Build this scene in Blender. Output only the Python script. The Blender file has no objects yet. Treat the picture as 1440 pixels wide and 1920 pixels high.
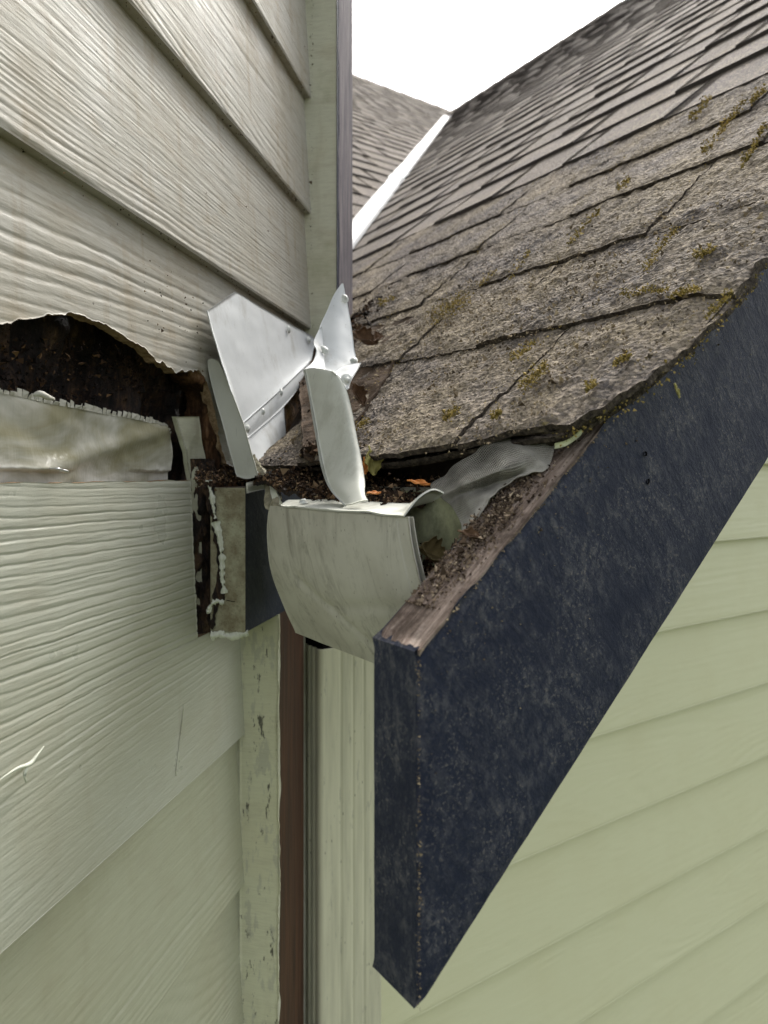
import bpy, bmesh, math, random
import numpy as np
from mathutils import Vector, Matrix

random.seed(7)
RNG = np.random.default_rng(7)
SC = bpy.context.scene
COL = SC.collection
EYE = 3.0                 # eye height above the lawn (on a ladder)
FPX = 1350.0              # focal length in photo pixels
HOR = 890.0               # photo row of the horizon

# ------------------------------------------------------------------ camera
cam_data = bpy.data.cameras.new('camera')
cam = bpy.data.objects.new('camera', cam_data); COL.objects.link(cam)
cam.location = (0, 0, EYE); cam.rotation_euler = (math.pi/2, 0, 0)
cam_data.sensor_fit = 'HORIZONTAL'; cam_data.sensor_width = 36.0
cam_data.lens = 36.0*FPX/1440.0
cam_data.shift_y = -(960.0-HOR)/1440.0
cam_data.clip_start = 0.02; cam_data.clip_end = 500
cam_data.dof.use_dof = True; cam_data.dof.focus_distance = 0.56; cam_data.dof.aperture_fstop = 12.0
SC.camera = cam

# ------------------------------------------------------------------ world, sun, exposure
SUN_AZ, SUN_EL = 22.0, 49.0          # degrees right of the view axis, above the horizon
w = bpy.data.worlds.new('World'); SC.world = w; w.use_nodes = True
nt = w.node_tree; nt.nodes.clear()
sky = nt.nodes.new('ShaderNodeTexSky'); sky.sky_type = 'NISHITA'; sky.sun_disc = False
sky.sun_elevation = math.radians(SUN_EL); sky.sun_rotation = math.radians(SUN_AZ)
sky.air_density = 1.0; sky.dust_density = 5.0; sky.ozone_density = 1.0
hs = nt.nodes.new('ShaderNodeHueSaturation'); hs.inputs['Saturation'].default_value = 0.22
bg = nt.nodes.new('ShaderNodeBackground'); bg.inputs['Strength'].default_value = 0.15
wo = nt.nodes.new('ShaderNodeOutputWorld')
nt.links.new(sky.outputs[0], hs.inputs['Color']); nt.links.new(hs.outputs[0], bg.inputs['Color'])
nt.links.new(bg.outputs[0], wo.inputs['Surface'])
sd = bpy.data.lights.new('sun', 'SUN'); sd.energy = 1.15; sd.angle = math.radians(20); sd.color = (1.0, 0.94, 0.84)
sun = bpy.data.objects.new('sun', sd); COL.objects.link(sun)
_a, _e = math.radians(SUN_AZ), math.radians(SUN_EL)
sun_dir = Vector((math.sin(_a)*math.cos(_e), math.cos(_a)*math.cos(_e), math.sin(_e)))
sun.rotation_euler = sun_dir.to_track_quat('Z', 'Y').to_euler(); sun.location = (3, 6, 9)
vs = SC.view_settings
vs.view_transform = 'Standard'; vs.look = 'None'; vs.gamma = 1.0; vs.use_curve_mapping = False
vs.exposure = 1.35
SC.cycles.max_bounces = 4; SC.cycles.diffuse_bounces = 3; SC.cycles.glossy_bounces = 2

# ------------------------------------------------------------------ geometry of the place
A_R = math.atan(1960/FPX)
DR = np.array([math.sin(A_R), math.cos(A_R)])        # along the gable wall, going up the rake
ER = np.array([-DR[1], DR[0]])                       # along the eave, away from the rake board
A_L = math.atan(280/FPX)
DL = np.array([math.sin(A_L), math.cos(A_L)])        # along the diagonal wall
ML = np.array([DL[1], -DL[0]])                       # out of the diagonal wall
ML_3 = np.array([ML[0], ML[1], 0.0]); XL = -0.317
F0 = np.array([0.0173, 0.359])                       # plumb cut corner of the rake board
C0 = np.array([-0.122, 0.94])                        # inside corner of the two walls
KP = 0.8333; TH = math.atan(KP); CT, ST = math.cos(TH), math.sin(TH)
ZR = -0.064                                          # shingle surface height at t = 0

def U(px, py, Y):
    return np.array([(px-720)/FPX*Y, Y, EYE-(py-HOR)/FPX*Y])
def LW(px, py, wo_=0.0):                             # a photo direction met with the diagonal wall, wo_ metres proud
    X0 = XL + wo_/DL[1]
    return U(px, py, FPX*(-X0)/(1000-px))
def frame(o2, dir2, z=0.0):
    m = Matrix.Identity(4)
    m[0][0], m[1][0] = dir2[0], dir2[1]
    m[0][1], m[1][1] = -dir2[1], dir2[0]
    m[0][3], m[1][3], m[2][3] = o2[0], o2[1], z
    return m
ML4 = frame(np.array([XL, 0.0]), DL, EYE)            # local x along wall, y into wall, z from eye level
MR4 = frame(F0, DR, EYE)                             # local x = t, y = s, z from eye level
MC4 = frame(C0, DR, EYE)
def loc(M, p):
    v = M.inverted() @ Vector(p); return np.array(v)
def lwl(px, py, wo_=0.0): return loc(ML4, LW(px, py, wo_))

# ------------------------------------------------------------------ noise
def _h(i, j, s):
    n = (i*374761393 + j*668265263 + s*974634777) & 0xffffffff
    n = ((n ^ (n >> 13))*1274126177) & 0xffffffff
    return ((n ^ (n >> 16)) & 0xffff)/65535.0
def vn(x, y, s=0):
    x = np.asarray(x, float); y = np.asarray(y, float)
    xi = np.floor(x).astype(np.int64); yi = np.floor(y).astype(np.int64)
    fx = x-xi; fy = y-yi; fx = fx*fx*(3-2*fx); fy = fy*fy*(3-2*fy)
    a = _h(xi, yi, s); b = _h(xi+1, yi, s); c = _h(xi, yi+1, s); d = _h(xi+1, yi+1, s)
    return (a*(1-fx)+b*fx)*(1-fy)+(c*(1-fx)+d*fx)*fy - 0.5
def fbm(x, y, s=0, o=4):
    r = 0; a = 1.0
    for k in range(o):
        r = r + a*vn(np.asarray(x)*2**k, np.asarray(y)*2**k, s+17*k); a *= 0.5
    return r

# ------------------------------------------------------------------ object helpers
def link(o, parent=None):
    COL.objects.link(o)
    if parent is not None: o.parent = parent
    return o
def tag(o, label=None, cat=None, group=None, kind=None):
    if label: o['label'] = label
    if cat: o['category'] = cat
    if group: o['group'] = group
    if kind: o['kind'] = kind
    return o
def empty(name, M=None):
    o = bpy.data.objects.new(name, None); o.empty_display_size = 0.05
    COL.objects.link(o)
    if M is not None: o.matrix_world = M
    return o
def mesh(name, V, Fc, mats, parent=None, smooth=False, mi=None):
    me = bpy.data.meshes.new(name)
    me.from_pydata([tuple(map(float, v)) for v in V], [], [tuple(map(int, q)) for q in Fc])
    if not isinstance(mats, (list, tuple)): mats = [mats]
    for m in mats: me.materials.append(m)
    if mi is not None: me.polygons.foreach_set('material_index', np.asarray(mi, dtype=np.int32))
    if smooth is True: me.polygons.foreach_set('use_smooth', np.ones(len(me.polygons), dtype=bool))
    elif smooth is not False: me.polygons.foreach_set('use_smooth', np.asarray(smooth, dtype=bool))
    me.update()
    return link(bpy.data.objects.new(name, me), parent)
def grid_faces(nu, nv, off=0):
    i = np.arange(nu-1)[:, None]; j = np.arange(nv-1)[None, :]
    a = (i*nv+j).ravel()+off
    return np.stack([a, a+nv, a+nv+1, a+1], 1)
def slab(name, P, ext, mats, parent=None, flip=False, side_mat=0, smooth=True, back=False, M=None):
    """grid P[nu,nv,3] with its rim drawn back by ext (3-vector or per-vertex field)"""
    nu, nv = P.shape[:2]
    V = P.reshape(-1, 3); Fc = grid_faces(nu, nv)
    idx = np.arange(nu*nv).reshape(nu, nv)
    rim = np.concatenate([idx[0, :-1], idx[:-1, -1], idx[-1, :0:-1], idx[:0:-1, 0]])
    E = np.broadcast_to(np.asarray(ext, float), P.shape).reshape(-1, 3)
    nV = len(V)
    if back:
        V2 = V+E; Vall = np.concatenate([V, V2])
        r2 = rim+nV
    else:
        V2 = V[rim]+E[rim]; Vall = np.concatenate([V, V2]); r2 = np.arange(len(rim))+nV
    n = len(rim); q = []
    for k in range(n):
        k2 = (k+1) % n
        q.append((rim[k2], rim[k], r2[k], r2[k2]))
    sides = np.array(q)
    allF = [Fc, sides]
    sm = [np.ones(len(Fc), bool) if smooth else np.zeros(len(Fc), bool), np.zeros(len(sides), bool)]
    mi = [np.zeros(len(Fc), int), np.full(len(sides), side_mat)]
    if back:
        allF.append(Fc[:, ::-1]+nV); sm.append(sm[0]); mi.append(np.full(len(Fc), side_mat if side_mat else 0))
    allF = np.concatenate(allF)
    if flip: allF = allF[:, ::-1]
    if M is not None:
        Mi = np.array(M.inverted())
        Vall = Vall@Mi[:3, :3].T+Mi[:3, 3]
    return mesh(name, Vall, allF, mats, parent, np.concatenate(sm), np.concatenate(mi))
def box(name, lo, hi, mats, parent=None, bevel=0.0, mi=None):
    x0, y0, z0 = lo; x1, y1, z1 = hi
    V = [(x0,y0,z0),(x1,y0,z0),(x1,y1,z0),(x0,y1,z0),(x0,y0,z1),(x1,y0,z1),(x1,y1,z1),(x0,y1,z1)]
    Fc = [(0,3,2,1),(4,5,6,7),(0,1,5,4),(1,2,6,5),(2,3,7,6),(3,0,4,7)]   # bottom top y0 x1 y1 x0
    o = mesh(name, V, Fc, mats, parent, False, mi)
    if bevel:
        b = o.modifiers.new('bevel', 'BEVEL'); b.width = bevel; b.segments = 2; b.limit_method = 'ANGLE'
    return o
def spline(pts, n):
    pts = np.asarray(pts, float); m = len(pts)
    if m == 2:
        t = np.linspace(0, 1, n)[:, None]; return pts[0]*(1-t)+pts[1]*t
    t = np.linspace(0, m-1, n); out = []
    for tt in t:
        i = min(int(tt), m-2); u = tt-i
        p1, p2 = pts[i], pts[i+1]
        p0 = pts[i-1] if i > 0 else 2*p1-p2; p3 = pts[i+2] if i+2 < m else 2*p2-p1
        out.append(0.5*((2*p1)+(p2-p0)*u+(2*p0-5*p1+4*p2-p3)*u*u+(3*p1-p0-3*p2+p3)*u**3))
    return np.array(out)
def patch(rows, nr, nc):
    """rows: list of lists of 3d points -> smooth grid [nr,nc,3]"""
    R = np.array([spline(r, nc) for r in rows])
    return np.stack([spline(R[:, j], nr) for j in range(nc)], 1)
def normals(P):
    du = np.gradient(P, axis=0); dv = np.gradient(P, axis=1)
    n = np.cross(du, dv); return n/(np.linalg.norm(n, axis=-1, keepdims=True)+1e-12)
def sheet(name, P, th, mat, parent, M=None, smooth=True):
    """thin bent metal: both sides and rim, thickness th, facing the camera whichever way it was laid out"""
    P = P+normals(P)*(0.0009*fbm(P[..., 0]*40+P[..., 1]*23, P[..., 2]*40, 44, 3))[..., None]
    N = normals(P); c = P.reshape(-1, 3).mean(0)
    fl = (N.reshape(-1, 3).mean(0)@(np.array([0, 0, EYE])-c)) < 0
    if fl: N = -N
    return slab(name, P, -N*th, mat, parent, flip=fl, back=True, smooth=smooth, M=M)
def tube(name, pts, r, mat, parent=None, seg=8, M=None, n=None):
    pts = spline(pts, n or max(2, len(pts)*4)) if len(pts) > 2 else np.asarray(pts, float)
    rr = np.broadcast_to(np.asarray(r, float), (len(pts),)) if np.ndim(r) == 0 else np.interp(np.linspace(0, 1, len(pts)), np.linspace(0, 1, len(r)), r)
    V = []; Fc = []
    for k, p in enumerate(pts):
        d = pts[min(k+1, len(pts)-1)]-pts[max(k-1, 0)]; d = d/np.linalg.norm(d)
        a = np.cross(d, [0, 0, 1.0]);
        if np.linalg.norm(a) < 1e-3: a = np.cross(d, [1.0, 0, 0])
        a /= np.linalg.norm(a); b = np.cross(d, a)
        for q in range(seg):
            an = 2*math.pi*q/seg; V.append(p+rr[k]*(math.cos(an)*a+math.sin(an)*b))
    for k in range(len(pts)-1):
        for q in range(seg):
            q2 = (q+1) % seg; Fc.append((k*seg+q, k*seg+q2, (k+1)*seg+q2, (k+1)*seg+q))
    V = np.array(V)
    if M is not None:
        Mi = np.array(M.inverted()); V = V@Mi[:3, :3].T+Mi[:3, 3]
    me_f = Fc+[tuple(range(seg))[::-1], tuple((len(pts)-1)*seg+q for q in range(seg))]
    return mesh(name, V, me_f, mat, parent, True)

# ------------------------------------------------------------------ materials
class MB:
    def __init__(s, name):
        s.m = bpy.data.materials.new(name); s.m.use_nodes = True; s.t = s.m.node_tree; s.t.nodes.clear()
        s.out = s.n('ShaderNodeOutputMaterial'); s.b = s.n('ShaderNodeBsdfPrincipled')
        s.l(s.b.outputs[0], s.out.inputs[0]); s.tc = s.n('ShaderNodeTexCoord')
    def n(s, k): return s.t.nodes.new(k)
    def l(s, a, b): s.t.links.new(a, b)
    def coord(s, scale=(1,1,1), rot=(0,0,0)):
        mp = s.n('ShaderNodeMapping'); mp.inputs['Scale'].default_value = scale; mp.inputs['Rotation'].default_value = rot
        s.l(s.tc.outputs['Object'], mp.inputs['Vector']); return mp.outputs[0]
    def noise(s, vec, scale, detail=4, rough=0.55, dist=0.0):
        k = s.n('ShaderNodeTexNoise'); k.inputs['Scale'].default_value = scale; k.inputs['Detail'].default_value = detail
        k.inputs['Roughness'].default_value = rough; k.inputs['Distortion'].default_value = dist
        s.l(vec, k.inputs['Vector']); return k.outputs['Fac']
    def voro(s, vec, scale, feature='F1', out='Distance'):
        k = s.n('ShaderNodeTexVoronoi'); k.feature = feature; k.inputs['Scale'].default_value = scale
        s.l(vec, k.inputs['Vector']); return k.outputs[out]
    def ramp(s, fac, stops):
        k = s.n('ShaderNodeValToRGB'); cr = k.color_ramp
        while len(cr.elements) < len(stops): cr.elements.new(0.5)
        for e, (p, c) in zip(cr.elements, stops):
            e.position = p; e.color = (c[0], c[1], c[2], 1) if np.ndim(c) else (c, c, c, 1)
        s.l(fac, k.inputs[0]); return k.outputs[0]
    def mix(s, fac, a, b, mode='MIX'):
        k = s.n('ShaderNodeMix'); k.data_type = 'RGBA'; k.blend_type = mode
        for sock, v in ((k.inputs['Factor'], fac), (k.inputs['A'], a), (k.inputs['B'], b)):
            pass
        fi, ai, bi = k.inputs[0], k.inputs[6], k.inputs[7]
        for sock, v in ((fi, fac), (ai, a), (bi, b)):
            if hasattr(v, 'is_linked'): s.l(v, sock)
            elif np.ndim(v): sock.default_value = (v[0], v[1], v[2], 1)
            else: sock.default_value = v
        return k.outputs[2]
    def math(s, op, a, b=0.0):
        k = s.n('ShaderNodeMath'); k.operation = op
        for i, v in ((0, a), (1, b)):
            if hasattr(v, 'is_linked'): s.l(v, k.inputs[i])
            else: k.inputs[i].default_value = v
        return k.outputs[0]
    def bump(s, h, dist, strength=1.0, prev=None):
        k = s.n('ShaderNodeBump'); k.inputs['Distance'].default_value = dist; k.inputs['Strength'].default_value = strength
        s.l(h, k.inputs['Height'])
        if prev is not None: s.l(prev, k.inputs['Normal'])
        return k.outputs[0]
    def done(s, col, rough=0.5, normal=None, spec=0.5, metallic=0.0):
        for sock, v in ((s.b.inputs['Base Color'], col), (s.b.inputs['Roughness'], rough)):
            if hasattr(v, 'is_linked'): s.l(v, sock)
            elif np.ndim(v): sock.default_value = (v[0], v[1], v[2], 1)
            else: sock.default_value = v
        if normal is not None: s.l(normal, s.b.inputs['Normal'])
        s.b.inputs['Specular IOR Level'].default_value = spec; s.b.inputs['Metallic'].default_value = metallic
        return s.m

PAINT = (0.405, 0.39, 0.335)
def paint_mat(name, base, dirt=0.5, rough=(0.30, 0.5), specks=True, grainamp=0.0006, algae=0.0, spec=0.5, flakes=False):
    k = MB(name); v = k.coord()
    big = k.noise(v, 7, 5, 0.6); fine = k.noise(k.coord((6, 6, 60)), 9, 4, 0.6)
    c = k.mix(k.math('MULTIPLY', k.ramp(big, [(0.45, 0.0), (0.72, 1.0)]), min(1.0, 0.25+dirt)), base, tuple(np.array(base)*np.array([0.88, 0.83, 0.74])))
    c = k.mix(k.math('MULTIPLY', k.ramp(fine, [(0.35, 1.0), (0.55, 0.0)]), 0.28*dirt), c, (0.16, 0.145, 0.11))
    blot = k.noise(k.coord((3, 3, 9)), 6, 5, 0.65)
    c = k.mix(k.math('MULTIPLY', k.ramp(blot, [(0.52, 0.0), (0.68, 1.0)]), 0.55*dirt), c, (0.30, 0.25, 0.17))
    vst = k.noise(k.coord((7, 7, 0.9)), 8, 4, 0.6)
    c = k.mix(k.math('MULTIPLY', k.ramp(vst, [(0.54, 0.0), (0.70, 1.0)]), 0.42*dirt), c, (0.26, 0.205, 0.12))
    if algae:
        al = k.noise(v, 13, 5, 0.7)
        c = k.mix(k.math('MULTIPLY', k.ramp(al, [(0.50, 0.0), (0.66, 1.0)]), algae), c, (0.16, 0.19, 0.06))
    if flakes:                      # paint worn through in upright ragged patches
        fk = k.noise(k.coord((3.2, 3.2, 1.0)), 26, 6, 0.72)
        c = k.mix(k.math('MULTIPLY', k.ramp(fk, [(0.60, 0.0), (0.64, 1.0)]), 0.9), c, (0.055, 0.05, 0.042))
        c = k.mix(k.math('MULTIPLY', k.ramp(k.noise(k.coord((2, 2, 0.7)), 34, 5, 0.7), [(0.54, 0.0), (0.60, 1.0)]), 0.4), c, (0.33, 0.33, 0.29))
    if specks:
        sp = k.voro(v, 95, out='Distance'); ma = k.noise(v, 6, 3)
        f = k.math('MULTIPLY', k.ramp(sp, [(0.05, 1.0), (0.12, 0.0)]), k.ramp(ma, [(0.5, 0.0), (0.62, 1.0)]))
        c = k.mix(k.math('MULTIPLY', f, 0.85), c, (0.05, 0.04, 0.03))
    r = k.ramp(k.noise(v, 14, 4), [(0.3, rough[0]), (0.7, rough[1])])
    n = k.bump(fine, grainamp, 0.6); n = k.bump(k.noise(v, 700, 2), 0.00012, 0.6, n)
    return k.done(c, r, n, spec)
M_SIDING = paint_mat('painted_siding', PAINT, 1.0, (0.50, 0.66))
M_SIDING_SHEEN = paint_mat('fresh_siding_with_sheen', (0.46, 0.465, 0.385), 0.25, (0.26, 0.36), specks=False, spec=0.9)  # fresh paint, base greyed to stand in for sky sheen
M_SIDING_BOUNCE = paint_mat('painted_siding_bounce', (0.425, 0.43, 0.315), 0.3, (0.28, 0.4), specks=False, spec=0.8)  # same paint, greener base standing in for light bounced into the corner
M_SIDING_GABLE = paint_mat('painted_gable_siding', (0.64, 0.645, 0.425), 0.0, (0.4, 0.55), specks=False, grainamp=0.0004)
M_TRIM = paint_mat('painted_trim', (0.54, 0.54, 0.42), 0.5, (0.35, 0.5), algae=0.22)

M_TRIMWORN = paint_mat('worn_corner_paint', (0.64, 0.64, 0.46), 0.3, (0.35, 0.5), flakes=True)
def raw_fibre():
    k = MB('raw_hardboard_fibre'); v = k.coord()
    c = k.ramp(k.noise(v, 160, 5, 0.7), [(0.3, (0.10, 0.06, 0.03)), (0.6, (0.36, 0.26, 0.16)), (0.8, (0.48, 0.40, 0.29))])
    return k.done(c, 0.95, k.bump(k.noise(v, 400, 4), 0.002, 1.0), 0.1)
M_RAW = raw_fibre()

def rotten():
    k = MB('rotten_black_wood'); v = k.coord((1, 1, 1))
    a = k.noise(k.coord((2.6, 2.6, 0.9)), 30, 6, 0.75, 0.5)
    c = k.ramp(a, [(0.38, (0.006, 0.005, 0.005)), (0.50, (0.026, 0.017, 0.014)), (0.60, (0.085, 0.050, 0.028)), (0.72, (0.25, 0.17, 0.10))])
    r = k.ramp(k.noise(v, 40, 3), [(0.35, 0.35), (0.7, 0.95)])
    n = k.bump(k.noise(k.coord((3, 3, 0.6)), 55, 6, 0.7), 0.006, 1.0); n = k.bump(k.noise(v, 300, 4), 0.0015, 1.0, n)
    return k.done(c, r, n, 0.3)
M_ROT = rotten()
def rot_brown():
    k = MB('rotten_brown_wood'); v = k.coord()
    a = k.noise(k.coord((1.5, 1.5, 0.35)), 45, 6, 0.7, 0.4)
    c = k.ramp(a, [(0.35, (0.012, 0.008, 0.006)), (0.5, (0.055, 0.027, 0.013)), (0.62, (0.16, 0.085, 0.042)), (0.75, (0.25, 0.17, 0.10))])
    n = k.bump(k.noise(k.coord((2, 2, 0.4)), 90, 6, 0.7), 0.004, 1.0)
    return k.done(c, 0.9, n, 0.2)
M_ROTB = rot_brown()
M_FRAG = None
def brown_board():
    k = MB('dark_brown_bare_board'); v = k.coord((14, 14, 0.8))
    c = k.ramp(k.noise(v, 10, 5, 0.6), [(0.3, (0.024, 0.0105, 0.006)), (0.7, (0.078, 0.032, 0.015))])
    return k.done(c, 0.6, k.bump(k.noise(v, 14, 4), 0.0008), 0.3)
M_BROWN = brown_board()

def navy(name, bare=False, wear=1.0, ns=(2.0, 9.0, 9.0)):
    k = MB(name); v = k.coord()
    # saw marks across the board, its length along local x leaning at the roof pitch
    rot = k.coord((1, 1, 1), (0, TH, 0))
    mp = k.n('ShaderNodeMapping'); mp.inputs['Scale'].default_value = (7, 4, 2.2); k.l(rot, mp.inputs['Vector'])
    saw = k.noise(mp.outputs[0], 17, 5, 0.65, 0.3)
    blot = k.noise(v, 15, 6, 0.75); fine = k.noise(v, 420, 4, 0.7); mid = k.noise(k.coord((1, 1, 0.6)), 190, 5, 0.75)
    c = k.mix(k.ramp(blot, [(0.3, 0.0), (0.7, 1.0)]), (0.011, 0.015, 0.032), (0.017, 0.023, 0.043))
    f = k.math('MULTIPLY', k.ramp(saw, [(0.38, 0.1), (0.62, 1.0)]), k.ramp(blot, [(0.36, 0.05), (0.62, 1.0)]))
    f = k.math('MULTIPLY', f, k.ramp(mid, [(0.44, 0.0), (0.60, 1.0)]))
    c = k.mix(k.math('MULTIPLY', f, 0.80*wear), c, (0.14, 0.138, 0.14))
    f2 = k.math('MULTIPLY', k.ramp(fine, [(0.55, 0.0), (0.66, 1.0)]), k.ramp(k.noise(v, 30, 3), [(0.38, 0.0), (0.60, 1.0)]))
    c = k.mix(k.math('MULTIPLY', f2, 0.6*wear), c, (0.22, 0.20, 0.175))
    n = k.bump(saw, 0.0016, 0.7); n = k.bump(fine, 0.0006, 0.8, n)
    return k.done(c, k.ramp(mid, [(0.3, 0.52), (0.7, 0.78)]), n, 0.2)
M_NAVY = navy('weathered_navy_paint')
M_NAVY2 = navy('navy_paint', wear=0.35)
def bare_wood():
    k = MB('weathered_bare_wood'); rot = k.coord((1, 1, 1), (0, TH, 0))
    mp = k.n('ShaderNodeMapping'); mp.inputs['Scale'].default_value = (2.2, 30, 30); k.l(rot, mp.inputs['Vector'])
    g = k.noise(mp.outputs[0], 11, 6, 0.7, 0.2); v = k.coord()
    c = k.ramp(g, [(0.28, (0.045, 0.030, 0.024)), (0.48, (0.21, 0.16, 0.13)), (0.62, (0.35, 0.285, 0.24)), (0.78, (0.46, 0.41, 0.36))])
    d = k.noise(v, 28, 5, 0.7)
    c = k.mix(k.math('MULTIPLY', k.ramp(d, [(0.48, 0.0), (0.62, 1.0)]), 0.75), c, (0.045, 0.030, 0.022))
    n = k.bump(g, 0.0022, 1.0); n = k.bump(k.noise(v, 500, 3), 0.0006, 0.8, n)
    return k.done(c, 0.88, n, 0.2)
M_BARE = bare_wood()
def purple_wood():
    k = MB('faded_navy_corner_board'); v = k.coord((12, 12, 1.0)); vv = k.coord()
    g = k.noise(v, 12, 5, 0.65)
    c = k.ramp(g, [(0.25, (0.045, 0.041, 0.055)), (0.5, (0.13, 0.115, 0.13)), (0.75, (0.26, 0.23, 0.23))])
    return k.done(c, 0.8, k.bump(g, 0.002, 0.8), 0.25)
M_PURPLE = purple_wood()
def stub_end():
    k = MB('chalky_board_end'); v = k.coord()
    c = k.mix(k.ramp(k.noise(v, 34, 5, 0.7), [(0.40, 0.0), (0.62, 1.0)]), (0.40, 0.39, 0.27), (0.22, 0.19, 0.12))
    f = k.ramp(k.voro(v, 420), [(0.10, 1.0), (0.26, 0.0)])
    c = k.mix(k.math('MULTIPLY', f, 0.55), c, (0.05, 0.04, 0.025))
    return k.done(c, 0.9, k.bump(k.noise(v, 260, 4), 0.0014, 0.8), 0.2)
M_STUB = stub_end()

def shingle_mat(name, warm, far=False):
    k = MB(name); v = k.n('ShaderNodeNewGeometry').outputs['Position']; oi = k.n('ShaderNodeObjectInfo')
    gr = k.voro(v, 430, out='Color'); sep = k.n('ShaderNodeSeparateColor'); k.l(gr, sep.inputs[0])
    c = k.ramp(sep.outputs[0], [(0.0, (0.022, 0.019, 0.018)), (0.35, (0.085, 0.072, 0.065)), (0.7, (0.18, 0.150, 0.124)), (1.0, (0.42, 0.35, 0.27))])
    big = k.noise(v, 9, 5, 0.65)
    c = k.mix(k.math('MULTIPLY', k.ramp(big, [(0.40, 0.0), (0.62, 1.0)]), warm), c, k.ramp(sep.outputs[1], [(0.0, (0.11, 0.085, 0.05)), (0.6, (0.30, 0.24, 0.145)), (1.0, (0.52, 0.43, 0.28))]))
    c = k.mix(0.30, c, k.ramp(oi.outputs['Random'], [(0.0, (0.085, 0.076, 0.074)), (1.0, (0.18, 0.16, 0.152))]))
    if far: return k.done(c, 0.92, k.bump(k.noise(v, 110, 5, 0.7), 0.0036, 0.8), 0.2)
    h1 = k.voro(v, 300); h2 = k.noise(v, 110, 5, 0.7)
    n = k.bump(h2, 0.0045, 0.9); n = k.bump(h1, 0.0018, 1.0, n)
    return k.done(c, 0.92, n, 0.25)
M_SH_NEAR = shingle_mat('asphalt_shingle_weathered', 0.78)
M_SH = shingle_mat('asphalt_shingle', 0.35, True)
def edge_mat():
    k = MB('black_asphalt_edge'); v = k.coord()
    c = k.ramp(k.noise(v, 240, 4, 0.7), [(0.36, (0.022, 0.018, 0.016)), (0.55, (0.075, 0.062, 0.050)), (0.72, (0.17, 0.14, 0.10))])
    return k.done(c, 0.95, k.bump(k.noise(v, 300, 3), 0.002, 1.0), 0.1)
M_EDGE = edge_mat()
M_EDGE_HAZE = None
def plain(name, col, rough=0.6, bumpscale=None, bd=0.001, spec=0.4, metallic=0.0, var=0.0, vs_=40):
    k = MB(name); v = k.coord(); c = col
    if var: c = k.mix(k.ramp(k.noise(v, vs_, 5, 0.65), [(0.35, 0.0), (0.68, 1.0)]), col, tuple(np.array(col)*(1-var)))
    n = k.bump(k.noise(v, bumpscale, 4), bd, 0.8) if bumpscale else None
    return k.done(c, rough, n, spec, metallic)
def flash_mat(name, base, specks=0.5, rough=0.38):
    k = MB(name); v = k.coord()
    c = k.mix(k.ramp(k.noise(v, 16, 4, 0.6), [(0.4, 0.0), (0.75, 1.0)]), base, tuple(np.array(base)*0.86))
    f = k.math('MULTIPLY', k.ramp(k.voro(v, 260), [(0.06, 1.0), (0.13, 0.0)]), k.ramp(k.noise(v, 22, 3), [(0.45, 0.0), (0.6, 1.0)]))
    c = k.mix(k.math('MULTIPLY', f, specks), c, (0.10, 0.085, 0.06))
    gm = k.noise(k.coord((1, 1, 0.5)), 24, 6, 0.72)
    c = k.mix(k.math('MULTIPLY', k.ramp(gm, [(0.55, 0.0), (0.70, 1.0)]), 0.45*min(1, specks*2)), c, (0.20, 0.18, 0.13))
    sc_ = k.noise(k.coord((90, 90, 3), (0.5, 0.3, 0.2)), 5, 2)
    c = k.mix(k.math('MULTIPLY', k.ramp(sc_, [(0.70, 0.0), (0.73, 1.0)]), 0.5*min(1, specks*2)), c, (0.26, 0.26, 0.24))
    n = k.bump(k.noise(v, 18, 2), 0.0022, 0.6)
    return k.done(c, rough, n, 0.5)
M_EDGE_HAZE = plain('hazed_asphalt_edge', (0.085, 0.076, 0.073), 0.95, None, 0.001, 0.1)  # far butt edges lightened to paint in distance haze
M_FLASH = flash_mat('white_sheet_metal', (0.54, 0.56, 0.56), 0.7, 0.6)
M_FLASH_BACK = flash_mat('greenish_white_sheet_metal', (0.52, 0.53, 0.465), 0.4, 0.6)
M_VALLEY = flash_mat('pale_valley_metal', (0.40, 0.395, 0.39), 0.5, 0.5)
def gutter_mat():
    k = MB('dirty_gutter_enamel'); v = k.coord()
    c = k.mix(k.ramp(k.noise(v, 13, 5, 0.6), [(0.38, 0.0), (0.70, 1.0)]), (0.55, 0.535, 0.46), (0.38, 0.36, 0.30))
    st = k.noise(k.coord((4, 4, 1.0)), 13, 6, 0.75, 0.8)
    c = k.mix(k.math('MULTIPLY', k.ramp(st, [(0.50, 0.0), (0.70, 1.0)]), 0.6), c, (0.13, 0.115, 0.085))
    f = k.math('MULTIPLY', k.ramp(k.voro(k.coord((1.6, 1.6, 0.7)), 190), [(0.07, 1.0), (0.14, 0.0)]), k.ramp(k.noise(v, 30, 3), [(0.44, 0.0), (0.58, 1.0)]))
    c = k.mix(k.math('MULTIPLY', f, 0.85), c, (0.03, 0.025, 0.02))
    return k.done(c, k.ramp(k.noise(v, 30, 3), [(0.3, 0.38), (0.7, 0.6)]), k.bump(k.noise(v, 22, 3), 0.001, 0.6), 0.5)
M_GUT = gutter_mat()
def wrap_mat():
    k = MB('plastic_house_wrap'); v = k.coord()
    c = k.ramp(k.noise(k.coord((0.8, 1, 1.6)), 15, 5, 0.6, 0.8), [(0.36, (0.27, 0.255, 0.165)), (0.50, (0.38, 0.37, 0.30)), (0.64, (0.58, 0.57, 0.52))])
    h = k.noise(k.coord((5, 5, 0.8)), 16, 4, 0.6)
    return k.done(c, 0.3, k.bump(h, 0.0022, 0.6), 0.6)
M_WRAP = wrap_mat()
M_FRINGE = plain('torn_wrap_fibre', (0.46, 0.45, 0.39), 0.6, 200, 0.001)
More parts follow.
